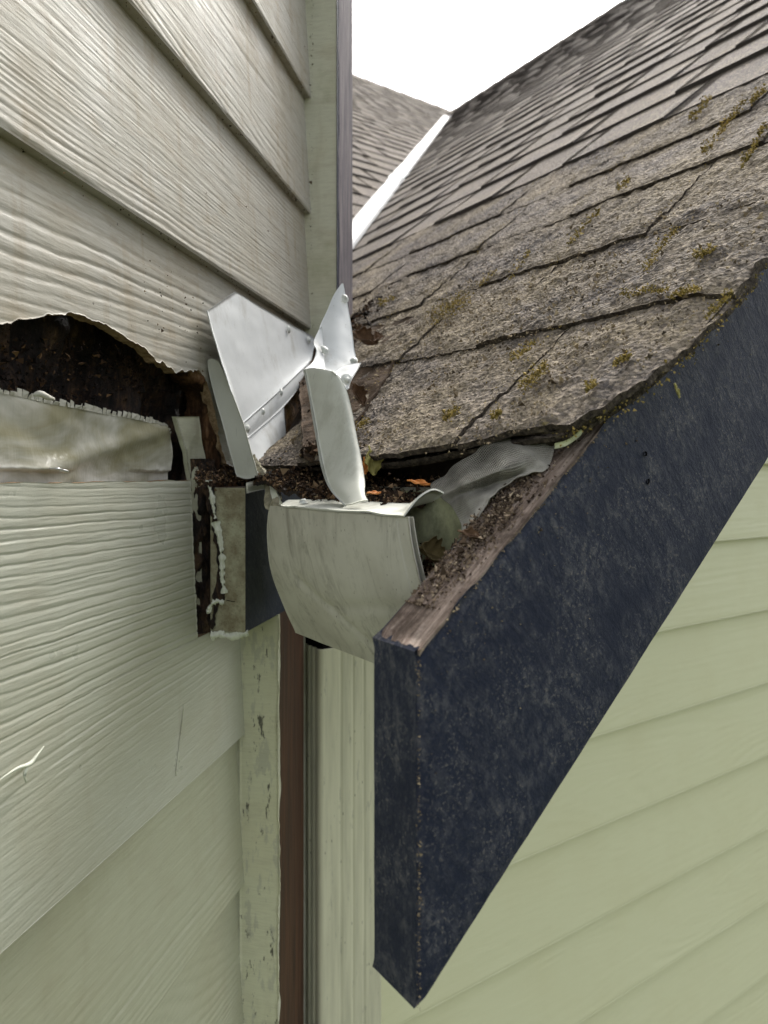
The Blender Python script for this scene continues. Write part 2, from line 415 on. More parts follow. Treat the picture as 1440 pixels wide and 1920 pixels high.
M_CAULK = plain('white_sealant', (0.70, 0.72, 0.60), 0.55, 90, 0.002, var=0.12)
M_OLDCAULK = plain('dirty_old_sealant', (0.42, 0.39, 0.27), 0.8, 160, 0.003, var=0.75, vs_=90)
M_BLACK = plain('black_void', (0.006, 0.005, 0.005), 0.95, 60, 0.003, 0.1)
M_STEEL = plain('staple_steel', (0.55, 0.56, 0.55), 0.3, None, metallic=0.7)
M_RIVET = plain('rivet_sealant', (0.62, 0.64, 0.60), 0.5, 300, 0.001, var=0.2, vs_=200)
M_MESHW = plain('wire_mesh_metal', (0.48, 0.46, 0.40), 0.55, None, metallic=0.25, var=0.6, vs_=30)
M_GRASS = plain('lawn_grass', (0.065, 0.080, 0.025), 0.95, 20, 0.02, var=0.45, vs_=3)
M_DECK = plain('roof_deck_wood', (0.060, 0.042, 0.030), 0.9, 60, 0.004, var=0.6)
M_DRIP_BOUNCE = plain('pale_green_drip_and_bounce_tint', (0.60, 0.63, 0.38), 0.55, 90, 0.001, var=0.55, vs_=75)  # drip edge metal, also the painted bounce tint inside the gutter
M_LEAF_Y = plain('yellow_green_leaf', (0.40, 0.36, 0.11), 0.6, 120, 0.0015, var=0.4, vs_=60)
M_LEAF_B = plain('brown_leaf', (0.15, 0.085, 0.045), 0.8, 120, 0.002, var=0.6, vs_=70)
M_LEAF_O = plain('orange_leaf_scrap', (0.58, 0.22, 0.05), 0.7, 120, 0.001, var=0.3)
M_LEAF_D = plain('dry_olive_leaf', (0.22, 0.17, 0.07), 0.75, 120, 0.002, var=0.5, vs_=60)
def island(name, stops, rough=0.95):
    k = MB(name); g = k.n('ShaderNodeNewGeometry')
    return k.done(k.ramp(g.outputs['Random Per Island'], stops), rough, None, 0.15)
M_LITTER = island('dark_litter', [(0.0, (0.008, 0.006, 0.005)), (0.45, (0.028, 0.018, 0.012)), (0.75, (0.085, 0.05, 0.028)), (0.93, (0.20, 0.13, 0.075)), (1.0, (0.36, 0.27, 0.16))])
M_MOSS = island('yellow_moss', [(0.0, (0.08, 0.066, 0.018)), (0.5, (0.23, 0.175, 0.045)), (0.85, (0.38, 0.28, 0.085)), (1.0, (0.48, 0.37, 0.16))])
M_ROTCRUMB = island('rotten_crumb', [(0.0, (0.006, 0.005, 0.005)), (0.6, (0.022, 0.014, 0.011)), (0.88, (0.07, 0.04, 0.022)), (1.0, (0.20, 0.12, 0.06))])
M_TAN = island('tan_litter', [(0.0, (0.02, 0.014, 0.010)), (0.4, (0.08, 0.055, 0.036)), (0.8, (0.22, 0.165, 0.115)), (1.0, (0.42, 0.34, 0.24))])
M_CRUST = island('lichen_crumb', [(0.0, (0.05, 0.04, 0.03)), (0.4, (0.17, 0.13, 0.085)), (1.0, (0.36, 0.29, 0.18))])

M_FRAG = plain('broken_tan_wood', (0.10, 0.055, 0.030), 0.95, 150, 0.006, 0.1, var=0.8, vs_=80)
# ------------------------------------------------------------------ setting
g = mesh('ground', [(-150,-150,0),(150,-150,0),(150,150,0),(-150,150,0)], [(0,1,2,3)], M_GRASS)
tag(g, 'green lawn far below the eaves', 'lawn', kind='structure')

# ------------------------------------------------------------------ diagonal (left) wall
def grain(x, z, seed, p=0.0085, tilt=0.0, sharp=1.0):
    """embossed cedar grain: long wavy grooves"""
    wv = fbm(x*1.8, z*6, seed, 3)*0.0065+fbm(x*16, z*40, seed+5, 3)*0.0022+fbm(x*70, z*60, seed+6, 2)*0.0006
    ph = (z+tilt*x+wv)/(p*(1+0.5*vn(x*0.8, z*9, seed+8)))
    fr = ph-np.floor(ph)
    cell = np.floor(ph).astype(np.int64)
    dep = 0.45+0.8*_h(cell, cell*0+seed, 3)
    wd = (0.11+0.10*_h(cell, cell*0+seed, 9))*sharp
    gr = -np.exp(-((fr-0.5)/wd)**2)*dep
    am = np.clip(0.62+1.5*fbm(x*1.7, z*9, seed+31, 2), 0.06, 1.15)
    return gr*am + 0.42*vn(x*22, z*620, seed+3) + 0.30*vn(x*8, z*240, seed+4)

lw = empty('house_wall', ML4)
tag(lw, 'pale green wood grain lap siding wall with a rotten hole, on the left', 'wall')
XB = 0.979
Y2X = 1/DL[1]
xa, xb = 0.30*Y2X, 1.0285*Y2X                  # board run along the wall (local x)
EXPO = 0.165; TB = 0.0105
def siding(z0, z1, x0, x1, seed, amp, mats, p=0.0085, dx=0.005, dz=0.0014, zlow=None, tilt=0.0, parent=None, y0=0.0, lean=TB/EXPO, side=0, xs=None, tb=TB):
    nx = max(2, int((x1-x0)/dx)+1); nz = max(2, int((z1-z0)/dz)+1)
    X = np.linspace(x0, x1, nx) if xs is None else xs
    lo = np.full(len(X), z0) if zlow is None else zlow(X)
    v = np.linspace(0, 1, nz)
    Z = lo[:, None]+(z1-lo)[:, None]*v[None, :]
    XX = np.broadcast_to(X[:, None], Z.shape)
    Yl = y0+(Z-z0)*lean-amp*grain(XX, Z, seed, p, tilt)
    Yl = Yl+0.0016*np.clip(1-(Z-z0)/0.0022, 0, 1)**2
    P = np.stack([XX, Yl, Z], -1)
    return slab('siding_board', P, (0, tb, 0), mats, parent, side_mat=side)
zb = 0.208
for i in range(7):
    siding(zb+EXPO*i, zb+EXPO*(i+1)+0.012, xa-0.02, xb, 11+i*3, 0.00080, [M_SIDING, M_SIDING], p=0.0052, dz=0.0011, parent=lw)
# the board with the hole
arc_px = [(-40,622),(0,612),(45,598),(100,588),(130,589),(160,596),(200,609),(232,626),(262,647),(290,668),(312,686),(330,700),(352,699),(372,700),(386,712),(394,740),(402,790),(410,840),(418,875)]
arc = np.array([lwl(px, py, -0.004) for px, py in arc_px])
def zl(X):
    z = np.interp(X, arc[:, 0], arc[:, 2]); z = np.where(X > arc[-1, 0], arc[-1, 2], z)
    return z+(0.0030+0.004*(X > arc[9, 0]))*fbm(X*70, X*0+3, 5, 4)+0.0010*vn(X*300, X*0, 8)*(X < arc[-1, 0])
xs_h = np.concatenate([np.arange(xa-0.02, arc[0, 0], 0.004), np.arange(arc[0, 0], arc[-1, 0]+0.01, 0.0016), np.arange(arc[-1, 0]+0.012, xb, 0.006), [xb]])
hb = siding(zb-EXPO, zb+0.012, 0, 1, 71, 0.00070, [M_SIDING, M_RAW], parent=lw, zlow=zl, xs=xs_h, dz=0.0003*6, side=1)
hb['label'] = 'siding board with a torn arched hole eaten into its lower edge'
# boards below the hole
zt = -0.0055; zc = [-0.285, -0.45, -0.615, -0.78, -0.945]
x_notch = lwl(361, 1000, -0.012)[0]; x_end = 0.7925*Y2X
def low_board(z1, z0, seed, **k): return siding(z0, z1, xa-0.02, x_end, seed, parent=lw, **k)
# top board in two pieces of one mesh: full length below the stub, shorter above it -> warp end column
nx, nz = 130, 420
v = np.linspace(0, 1, nz); Zr = zc[0]+(zt-zc[0])*v
end = np.where(Zr > -0.158, x_notch, x_end)+0.0012*vn(Zr*300, Zr*0, 4)
xx = np.linspace(0, 1, nx)
XX = (xa-0.02)+(end[None, :]-(xa-0.02))*xx[:, None]; ZZ = np.broadcast_to(Zr[None, :], XX.shape)+0.0012*fbm(XX*60, XX*0, 12, 3)*(v[None, :] > 0.99)
topfade = np.clip((Zr+0.285)/0.16, 0.25, 1.0)[None, :]
Yl = 0.0+(ZZ-zc[0])*0.05-0.00085*grain(XX, ZZ, 131, 0.0074, 0.02, 0.70)*topfade
b1 = slab('siding_board', np.stack([XX, Yl, ZZ], -1), (0, TB, 0), [M_SIDING_SHEEN, M_RAW], lw, side_mat=1)
b1['label'] = 'wide siding board with a notched end under the house wrap'
for i in range(4):
    low_board(zc[i]+0.012, zc[i+1], 151+i*4, amp=0.0008, mats=[M_SIDING_BOUNCE, M_SIDING_BOUNCE], p=0.0052)
# sheathing behind everything
box('sheathing', (xa-0.05, 0.062, -1.3), (1.117*Y2X, 0.14, 1.4), M_BLACK, lw)
# rotten face seen through the hole
xr = np.linspace(xa-0.05, lwl(415, 800)[0]+0.06, 130); zr_ = np.linspace(-0.17, 0.17, 90)
XX, ZZ = np.meshgrid(xr, zr_, indexing='ij')
D = 0.040+0.030*fbm(XX*13, ZZ*9, 3, 5)+0.010*np.abs(vn(XX*60, ZZ*14, 8))+0.014*(vn(XX*30, ZZ*5, 2) > 0.12)
slab('rotten_sheathing', np.stack([XX, np.clip(D, 0.0325, 0.060), ZZ], -1), (0, 0.02, 0), M_ROT, lw)
# splintered rotten edge to the right of the hole
rows = []
for px0, px1, py in ((336,398,692),(348,405,715),(366,410,735),(372,412,775),(370,420,810),(376,425,845),(378,432,885),(372,440,915)):
    rows.append([lwl(px0, py, -0.020), lwl((px0+px1)/2, py, -0.007), lwl(px1, py, -0.004)])
P = patch(rows, 70, 26)
P[..., 1] += 0.007*fbm(P[..., 0]*130, P[..., 2]*50, 21, 4); P[..., 0] += 0.003*fbm(P[..., 2]*150, P[..., 0]*0, 22, 3)
slab('splintered_edge', P, (0, 0.012, 0), M_ROTB, lw)['label'] = 'splintered brown rotten wood edge right of the hole'
# dark rot in the gap between board end and trim stub
rows = [[lwl(352, py, -0.018), lwl(372, py, -0.014), lwl(402, py, -0.006)] for py in (860, 940, 1020, 1100, 1190)]
P = patch(rows, 60, 22); P[..., 1] += 0.009*fbm(P[..., 0]*110, P[..., 2]*70, 25, 4)
slab('rotten_gap', P, (0, 0.01, 0), M_ROT, lw)
# pale strip of old painted trim inside the gap
rows = [[lwl(a, py, -0.016), lwl(b, py, -0.013)] for a, b, py in ((330,372,781),(340,378,820),(349,386,865),(356,380,905),(362,378,990),(366,380,1080),(368,380,1140))]
P = patch(rows, 60, 10); P[..., 1] += 0.003*fbm(P[..., 0]*60, P[..., 2]*40, 41, 3)
slab('old_trim_strip', P, (0, 0.004, 0), M_TRIM, lw)
# house wrap
def wrap():
    n, m = 150, 60
    top = np.array([lwl(px, py, -0.013) for px, py in ((-60,716),(0,728),(60,737),(120,752),(200,768),(280,786),(326,800),(338,812))])
    X = np.linspace(top[0, 0], top[-1, 0]+0.002, n); zt_ = np.interp(X, top[:, 0], top[:, 2])+0.0015*vn(X*200, X*0, 3)
    v = np.linspace(0, 1, m); zb_ = -0.03
    Z = zb_+(zt_-zb_)[:, None]*v[None, :]; XX = np.broadcast_to(X[:, None], Z.shape)
    Y = 0.0265-0.012*fbm(XX*9+Z*6, Z*13, 61, 4)-0.004*np.exp(-((Z-0.02-0.25*(XX-0.58))/0.008)**2)
    Y = np.maximum(Y, np.where(Z < 0.003, 0.0268, 0.017))
    o = slab('house_wrap', np.stack([XX, Y, Z], -1), (0, 0.0006, 0), M_WRAP, lw)
    o['label'] = 'crumpled grey plastic house wrap with a torn upper edge'
    # torn fibres along the top edge
    V = []; Fc = []; x = lwl(58, 740)[0]
    while x < top[-1, 0]:
        wd = random.uniform(0.0018, 0.0075); z = np.interp(x, top[:, 0], top[:, 2]); hgt = random.uniform(0.0022, 0.0042)*(0.35 if random.random() < 0.15 else 1)
        y = max(0.017, 0.0265-0.012*float(fbm(x*9+z*6, z*13, 61, 4)))-0.0008
        lean = random.uniform(-0.001, 0.001); b = len(V)
        V += [(x, y, z-0.0015), (x+wd*0.96, y, z-0.0015), (x+wd*0.96+lean, y-random.uniform(0, 0.002), z+hgt*random.uniform(0.6, 1)), (x+lean, y-random.uniform(0, 0.002), z+hgt)]
        Fc.append((b, b+1, b+2, b+3)); x += wd+random.choice((0.0, 0.0002, 0.0004, 0.0015))
    f = mesh('torn_fringe', V, Fc, M_FRINGE, o)
    sm = f.modifiers.new('solid', 'SOLIDIFY'); sm.thickness = 0.0004
    c = [lwl(62, 741, -0.006), lwl(75, 738, -0.003), lwl(88, 744, -0.003), lwl(101, 748, -0.007)]
    tube('fibre_wad', c, [0.001, 0.0022, 0.002, 0.001], M_FRINGE, o, 7)
    p0, p1 = lwl(108, 879, -0.008), lwl(127, 884, -0.008)
    q = np.array([0, 0.006, 0])
    tube('staple', [p0+q, p0, (p0+p1)/2, p1, p1+q], 0.0009, M_STEEL, lw, 6, n=24)
wrap()
# paint splash and drips on the fresh board
P = [lwl(-10, 1470, 0.001), lwl(14, 1452, 0.002), lwl(34, 1440, 0.002), lwl(56, 1432, 0.002), lwl(70, 1415, 0.002), lwl(82, 1400, 0.001)]
tube('paint_drip', P, [0.0003, 0.0006, 0.0011, 0.0016, 0.0008, 0.0003], M_CAULK, lw, 8)
tube('paint_drip', [lwl(52, 1436, 0.002), lwl(46, 1452, 0.002), lwl(49, 1466, 0.001)], [0.0012, 0.0011, 0.0005], M_CAULK, lw, 8)
tube('paint_drip', [lwl(345, 1320, -0.003), lwl(340, 1370, -0.002), lwl(333, 1425, -0.001), lwl(330, 1455, 0.0)], [0.0003, 0.0008, 0.0010, 0.0004], M_TRIM, lw, 6)

# corner board above the roof: painted edge to the camera, faded navy face to the right
X0c, X1c = 1.028*Y2X, 1.117*Y2X
cb = box('corner_board', (X0c, -0.038, 0.07), (X1c, 0.02, 1.5), [M_TRIM, M_PURPLE], None, 0.0015, [1,1,1,1,1,0])
cb.matrix_world = ML4
tag(cb, 'upright corner board above the roof, pale painted edge and faded purple navy face', 'trim board')
V = []; zz = np.arange(0.09, 1.4, 0.006)
rowsP = []
for z in zz:
    rowsP.append([(X0c-0.0012, -0.0384, z), (X0c+0.004+0.009*max(0.0, float(fbm(z*14, 0.5, 3, 4))+0.25), -0.0390, z)])
e_ = slab('navy_paint_remnant', np.array(rowsP), (0, 0.0008, 0), M_NAVY2, cb)
# corner board below: pale painted edge, bare brown face
X0d, X1d = 0.7925*Y2X, 0.884*Y2X
cb2 = box('corner_board', (X0d, -0.0368, -2.6), (X1d, 0.03, -0.120), [M_TRIM, M_BROWN], None, 0.001, [1,1,1,1,1,0])
cb2.matrix_world = ML4
tag(cb2, 'lower corner board with torn pale paint edge and bare brown face beside the downspout', 'trim board')
zz = np.arange(-0.62, -0.152, 0.0025); rowsP = []
for z in zz:
    jag = 0.0035*float(fbm(z*60, 0.3, 9, 4))+0.002*float(vn(z*14, 0.2, 4))
    rowsP.append([(X0d-0.0016+0.0003*float(vn(z*90, yy, 2)), yy, z) for yy in np.linspace(0.006, -0.0385-jag, 14)])
pf = slab('paint_film', np.array(rowsP), (0.0016, 0, 0), [M_TRIMWORN, M_TRIMWORN], cb2)
pf2 = []
for z in zz:
    jag = 0.007*(0.55+float(fbm(z*38, 1.3, 19, 4)))
    pf2.append([(X0d-0.001, -0.0385, z), (X0d+max(0.0005, jag), -0.0386, z)])
slab('paint_film', np.array(pf2), (0, 0.0012, 0), M_TRIM, cb2)

# fascia stub: end of a navy two-by-six left against the wall
X0s, X1s = 0.706*Y2X, 0.93*Y2X
zs0, zs1 = -0.1535, -0.0125
st = box('fascia_stub', (X0s, -0.037, zs0), (X1s, 0.0, zs1), [M_STUB, M_NAVY2, M_BARE], None, 0.001, [1,2,1,1,1,0])
st.matrix_world = ML4
tag(st, 'cut off stub of navy fascia board with a chalky pale end, under the flashing', 'trim board')
def blob_strip(name, path, wid, seed, mat, parent, M, proud=0.003):
    """ragged sealant bead: path of (px,py,Y)"""
    pts = spline([U(*p) for p in path], 60); n = 60
    rows = []
    for k in range(n):
        d = pts[min(k+1, n-1)]-pts[max(k-1, 0)]; d /= np.linalg.norm(d)
        sidev = np.cross(d, [0, 1.0, 0]); sidev /= np.linalg.norm(sidev)
        wk = wid*(0.65+1.5*float(fbm(k*0.17, 0.4, seed, 3)+0.15)); wk = max(wk, wid*0.15)
        r = []
        for q in np.linspace(-1, 1, 7):
            off = wk*q+0.5*wid*float(vn(k*0.5, q*3, seed+2))*(abs(q) > 0.6)
            r.append(pts[k]+sidev*off-np.array([0, 1.0, 0])*proud*(1-q*q)*(0.6+0.8*float(vn(k*0.4, q, seed+5)+0.5)))
        rows.append(r)
    return sheet(name, np.array(rows), 0.0008, mat, parent, M)
Ys = 0.702
blob_strip('sealant_bead', [(404,978,Ys),(412,1010,Ys),(416,1045,Ys),(417,1085,Ys),(421,1112,Ys)], 0.0032, 5, M_CAULK, st, ML4)
blob_strip('sealant_bead', [(396,1192,Ys),(412,1189,Ys),(430,1193,Ys),(448,1190,Ys),(466,1186,Ys)], 0.0030, 9, M_CAULK, st, ML4)
blob_strip('sealant_bead', [(389,1150,Ys),(396,1134,Ys),(408,1127,Ys),(420,1131,Ys)], 0.0022, 13, M_CAULK, st, ML4)
blob_strip('sealant_bead', [(392,910,Ys),(397,930,Ys),(400,950,Ys),(404,972,Ys)], 0.0016, 17, M_CAULK, st, ML4)
blob_strip('rot_streak', [(391,915,Ys+.001),(398,960,Ys+.001),(408,1010,Ys+.001),(414,1060,Ys+.001),(412,1110,Ys+.001),(402,1150,Ys+.001),(398,1180,Ys+.001)], 0.0042, 21, M_ROT, st, ML4, 0.001)
tube('crack', [U(424,1125,Ys-.001), U(440,1128,Ys-.001), U(462,1125,Ys-.001)], 0.0004, M_BLACK, st, 5, M=ML4)
tube('paint_thread', [U(372,913,Ys), U(382,902,Ys-.004), U(392,903,Ys-.004), U(398,900,Ys)], [0.0003,0.0006,0.0014,0.0016], M_CAULK, st, 6, M=ML4)

# ------------------------------------------------------------------ gable (right) wall
gw = empty('house_wall', MC4)
tag(gw, 'shaded green lap siding gable wall below the navy rake board', 'wall')
for i in range(22):
    z0 = 0.1900-0.1645*(i-2); z1 = z0+0.1645+0.012
    ts = max(-0.02, (z1-0.115+0.06)/KP)
    if z0 < -2.9: break
    siding(z0, z1, ts, 2.6 if i < 14 else 2.2, 301+i*5, 0.0007, [M_SIDING_GABLE], p=0.012, dx=0.016, dz=0.0035, parent=gw, lean=0.020/0.1645, tb=0.018)
box('sheathing', (-0.03, 0.03, -2.95), (2.7, 0.12, 0.05), M_BLACK, gw)

# downspout
def downspout():
    P0 = np.array([-0.0785, 0.879])
    o2 = P0
    M = frame(o2, DR, EYE); e0 = empty('downspout', M)
    tag(e0, 'tall pale green fluted metal downspout in the wall corner', 'downspout')
    W_, D_ = 0.094, 0.058
    prof = []
    def seg(a, b, ribs, amp, n):
        a = np.array(a); b = np.array(b); d = b-a; L = np.linalg.norm(d); d /= L; nrm = np.array([d[1], -d[0]])
        for k in range(n):
            u = k/n; off = 0
            for c, wv in ribs: off -= amp*math.exp(-((u-c)/wv)**4)
            prof.append(a+d*L*u+nrm*off)
    c = 0.006
    seg((0, D_), (0, c), [(0.2, 0.05), (0.42, 0.05), (0.64, 0.05), (0.86, 0.045)], 0.0026, 60)
    for q in range(5):
        an = math.pi+q/5*math.pi/2; prof.append(np.array([c+c*math.cos(an), c+c*math.sin(an)]))
    seg((c, 0), (W_-c, 0), [(0.30, 0.025), (0.52, 0.02), (0.72, 0.02)], 0.0012, 70)
    for q in range(5):
        an = 1.5*math.pi+q/5*math.pi/2; prof.append(np.array([W_-c+c*math.cos(an), c+c*math.sin(an)]))
    seg((W_, c), (W_, D_), [(0.3, 0.05), (0.6, 0.05)], 0.0026, 30); seg((W_, D_), (0, D_), [], 0, 6)
    prof = np.array(prof); n = len(prof)
    zs = np.concatenate([[-0.214, -0.216], np.linspace(-0.22, -2.8, 60)])
    V = []
    for z in zs:
        sc = 1.0
        b = 0.0012*float(fbm(z*5, 0.1, 3, 3))
        for k, p in enumerate(prof): V.append((p[0], p[1]+b+0.0008*float(vn(z*9, p[0]*60, 8)), z))
    Fc = []
    for i in range(len(zs)-1):
        for k in range(n):
            k2 = (k+1) % n; Fc.append((i*n+k, (i+1)*n+k, (i+1)*n+k2, i*n+k2))
    o = mesh('pipe', V, Fc, M_DSP, e0, True)
    s_ = o.modifiers.new('solid', 'SOLIDIFY'); s_.thickness = 0.0007; s_.offset = -1
    box('mouth_shade_box', (0.008, 0.006, -0.25), (W_-0.03, D_-0.006, -0.155), M_BLACK, e0)  # black box added to paint the shade inside the pipe mouth
    # thin side strap lying against the corner
    box('wall_strap', (-0.012, 0.03, -2.8), (-0.003, 0.056, -0.19), M_GUT, e0, 0.001)
k = MB('aged_downspout_enamel'); v = k.coord()
c = k.mix(k.ramp(k.noise(k.coord((12, 12, 0.8)), 8, 5, 0.6), [(0.42, 0.0), (0.66, 1.0)]), (0.62, 0.605, 0.445), (0.50, 0.49, 0.36))
c = k.mix(k.math('MULTIPLY', k.ramp(k.noise(k.coord((3, 3, 0.7)), 26, 5, 0.7), [(0.60, 0.0), (0.66, 1.0)]), 0.5), c, (0.30, 0.30, 0.24))
f = k.math('MULTIPLY', k.ramp(k.voro(k.coord((1.4, 1.4, 0.45)), 110), [(0.06, 1.0), (0.13, 0.0)]), k.ramp(k.noise(v, 12, 3), [(0.46, 0.0), (0.6, 1.0)]))
c = k.mix(k.math('MULTIPLY', f, 0.8), c, (0.06, 0.05, 0.035))
M_DSP = k.done(c, 0.42, k.bump(k.noise(v, 30, 3), 0.0008, 0.5), 0.5)
downspout()

# ------------------------------------------------------------------ rake board
rk = empty('rake_board', MR4)
tag(rk, 'long weathered navy rake board sloping up to the right, bare wood on top', 'board')
def rake():
    T = np.concatenate([np.linspace(0, 0.5, 90), np.linspace(0.52, 2.4, 50)])
    hP = 0.1796; zt0 = -0.089; th = 0.038
    def zt_(t): return zt0+KP*t
    # front face
    nv = 34; v = np.linspace(0, 1, nv)
    TT = np.broadcast_to(T[:, None], (len(T), nv)); ZZ = zt_(TT)-hP*v[None, :]
    S = 0.0004*fbm(TT*120, ZZ*40, 5, 3)+0.0005*fbm(TT*9, ZZ*9, 6, 3)
    edge = np.minimum(v, 1-v)[None, :]*hP
    S = S+0.0018*np.clip(1-edge/0.0022, 0, 1)**2+0.0018*np.clip(1-TT/0.0025, 0, 1)**2
    slab('board_face', np.stack([TT, S, ZZ], -1), (0, th, 0), [M_NAVY, M_NAVY], rk, flip=True, side_mat=1)
    # top: bare wood laid 1 mm above the painted rim
    n2 = 16; s_ = np.linspace(0, 1, n2)
    SS = np.broadcast_to(s_[None, :], (len(T), n2))*(th-0.001)+0.0012
    TT = np.broadcast_to(T[:, None], SS.shape)
    jag = 0.0016*fbm(TT*70, SS*0, 8, 4)*(SS < 0.004)
    ZZ = zt_(TT)+0.0012+0.0013*fbm(TT*35, SS*420, 9, 3)-0.0014*np.clip(1-(SS-0.001)/0.003, 0, 1)
    TT = np.clip(TT, 0.0015, None)
    slab('bare_top', np.stack([TT, SS+jag, ZZ], -1), (0, 0, -0.0022), [M_BARE], rk, flip=False)
    # two nail holes
    for px, py in ((1208, 851), (1213, 903)):
        p = None
        u = (px-720)/FPX; Y = 1.0
        # meet the front face s = 0: e.(P-F)=0
        Y = (ER@F0)/(ER@np.array([u, 1])); q = loc(MR4, U(px, py, Y))
        V = [(q[0], q[1]+0.0016, q[2])]; Fc = []; n = 12
        for a in range(n):
            an = 2*math.pi*a/n; r = 0.0017*(1+0.25*math.sin(2*an+px)); V.append((q[0]+r*math.cos(an)*0.8, q[1]-0.0011, q[2]+r*math.sin(an)*1.2))
        for a in range(n): Fc.append((0, 1+a, 1+(a+1) % n))
        mesh('nail_hole', V, Fc, M_BLACK, rk)
rake()

# ------------------------------------------------------------------ roof with shingles
rf = empty('roof', MR4)
tag(rf, 'mossy brown asphalt shingle roof rising to the right above the rake board', 'roof')
TEX = 0.1099; T0 = 0.104
UP = np.array([CT, 0, ST]); NR = np.array([-ST, 0, CT])
def s_rake(t):                      # overhanging, rounded rake edge of the shingles
    return np.interp(t, [0.06, 0.100, 0.107, 0.115, 0.125, 0.142, 0.176, 0.215, 0.3], [0.060, 0.030, 0.010, -0.004, -0.014, -0.027, -0.037, -0.041, -0.043])
def t_eave(s):                      # crooked lower edge of the first course
    return np.interp(s, [-0.02, 0.013, 0.065, 0.165, 0.30], [0.112, 0.107, 0.1015, 0.090, 0.086])
def roof_pt(t, s, h):
    return np.stack([t-ST*h, s+0*t, ZR+KP*t+CT*h], -1)
def VS(t): return 0.505+1.07*t          # plan line of the valley
WALLS = lambda t: np.where(t < 0.30, 0.305+0.956*t, VS(t)-0.034)
def near_shingle(ci, s0, s1, thick, seed, rake_edge, wall_edge):
    tb = T0+TEX*ci; L = 0.166; nv = 62; nu = max(6, int((s1-s0)/0.0026))
    v = np.linspace(0, 1, nv)**1.15; u = np.linspace(0, 1, nu)
    UU, VV = np.meshgrid(u, v, indexing='ij')
    S = s0+(s1-s0)*UU
    tbv = (t_eave(S) if ci == 0 else tb+0.0035*fbm(S*9, S*0, seed, 3)+0.0016*vn(S*160, S*0, seed+1))
    Tt = tbv+L*CT*VV
    if rake_edge:
        sl = s_rake(Tt)+0.0014*vn(Tt*180, Tt*0, seed+4); S = sl+(s1-sl)*UU
        if ci == 0: Tt = np.maximum(t_eave(S), Tt)
    jl = 0.0012*vn(Tt*120, S*0+3, seed+2)
    S = S+jl*(0 if rake_edge else 1)
    dv = VV*L
    H = thick*(1-dv/L*1.25)+0.0006
    rough = 0.0034*fbm(S*95, Tt*95, 91, 3)+0.0026*np.abs(vn(S*190, Tt*190, 33))+0.0013*vn(S*420, Tt*420, 35)
    lump = np.clip(fbm(S*38, Tt*38, 57, 3)-0.12, 0, 1)*0.006*(1.0 if ci < 2 else 0.5)
    droop = -0.007*np.clip(1-(S+0.043)/0.05, 0, 1)**2
    H = H+rough*(1.0 if ci < 3 else 0.7)+lump+droop+0.0035*fbm(S*7, Tt*7, 12, 2)
    H = H-0.0012*np.clip(1-VV*nv/2.0, 0, 1)-rough*0.6*np.clip(1-VV*nv/3.0, 0, 1)
    P = roof_pt(Tt, S, H)
    ext = -NR*(thick+0.0025 if ci else 0.0045)
    return slab('shingle', P, ext, [M_SH_NEAR, M_EDGE], rf, flip=True, smooth=True, side_mat=1)
NEAR = 5
parts = 0
def widths(s0, s1, rnd):
    out = []; s = s0; big = rnd.random() < 0.5
    while s < s1-0.03:
        wd = rnd.uniform(0.12, 0.26) if big else rnd.uniform(0.09, 0.2)
        e_ = min(s1, s+wd)
        if s1-e_ < 0.05: e_ = s1
        out.append((s, e_, big)); s = e_; big = not big
    return out
rnd = random.Random(3)
MOSS = []      # joints that moss may follow: (t, s)
for ci in range(NEAR):
    tb = T0+TEX*ci; s1 = float(WALLS(np.array(tb+0.06)))+0.02
    s1 = min(s1, 0.13+1.96*(tb+0.03)) if ci == 0 else s1
    ws = widths(-0.043+rnd.uniform(-0.06, 0)*0, s1, rnd)
    for q, (a, b, big) in enumerate(ws):
        near_shingle(ci, a+(0.0006 if q else 0), b-0.0006, 0.0048 if big else 0.0022, 500+ci*40+q, q == 0, False); parts += 1
        if q: MOSS.append((ci, a))
# under layers seen at the rake and eave edges
for lay in range(2):
    T = np.linspace(0.112+0.006*lay, 2.6, 220); rows = []
    for t in T:
        sl = float(s_rake(np.array(t)))+0.004+0.003*lay+0.002*float(fbm(t*60, lay+0.2, 6, 3))
        rows.append([(t+ST*(0.004+0.0045*lay), sl+x, ZR+KP*t-CT*(0.004+0.0045*lay)) for x in (0, 0.02, 0.05, 0.09)])
    slab('starter_strip', np.array(rows), -NR*0.0032, [M_SH_NEAR, M_EDGE], rf, flip=True, side_mat=1)
S = np.linspace(0.005, 0.36, 120)
for lay in range(2):
    rows = []
    for s in S:
        tt = float(t_eave(np.array(s)))+0.003+0.003*lay+0.0015*float(fbm(s*60, lay+0.7, 8, 3))
        h = -0.006-0.005*lay+0.001*float(fbm(s*30, 0.1+lay, 9, 2))
        rows.append([roof_pt(np.array(tt+x), np.array(s), h) for x in (0.0, 0.03, 0.08)])
    slab('starter_strip', np.array(rows), -NR*0.0035, [M_SH_NEAR, M_EDGE], rf, side_mat=1)
# roof deck under it all
V = []
for t, s in ((0.118, 0.008), (4.52, 0.008), (4.52, VS(4.5)), (0.118, 0.42)):
    for h in (-0.015, -0.027): V.append(tuple(roof_pt(np.array(t), np.array(s), h)))
mesh('roof_deck', V, [(0,2,4,6),(7,5,3,1),(0,1,3,2),(2,3,5,4),(4,5,7,6),(6,7,1,0)], M_DECK, rf)

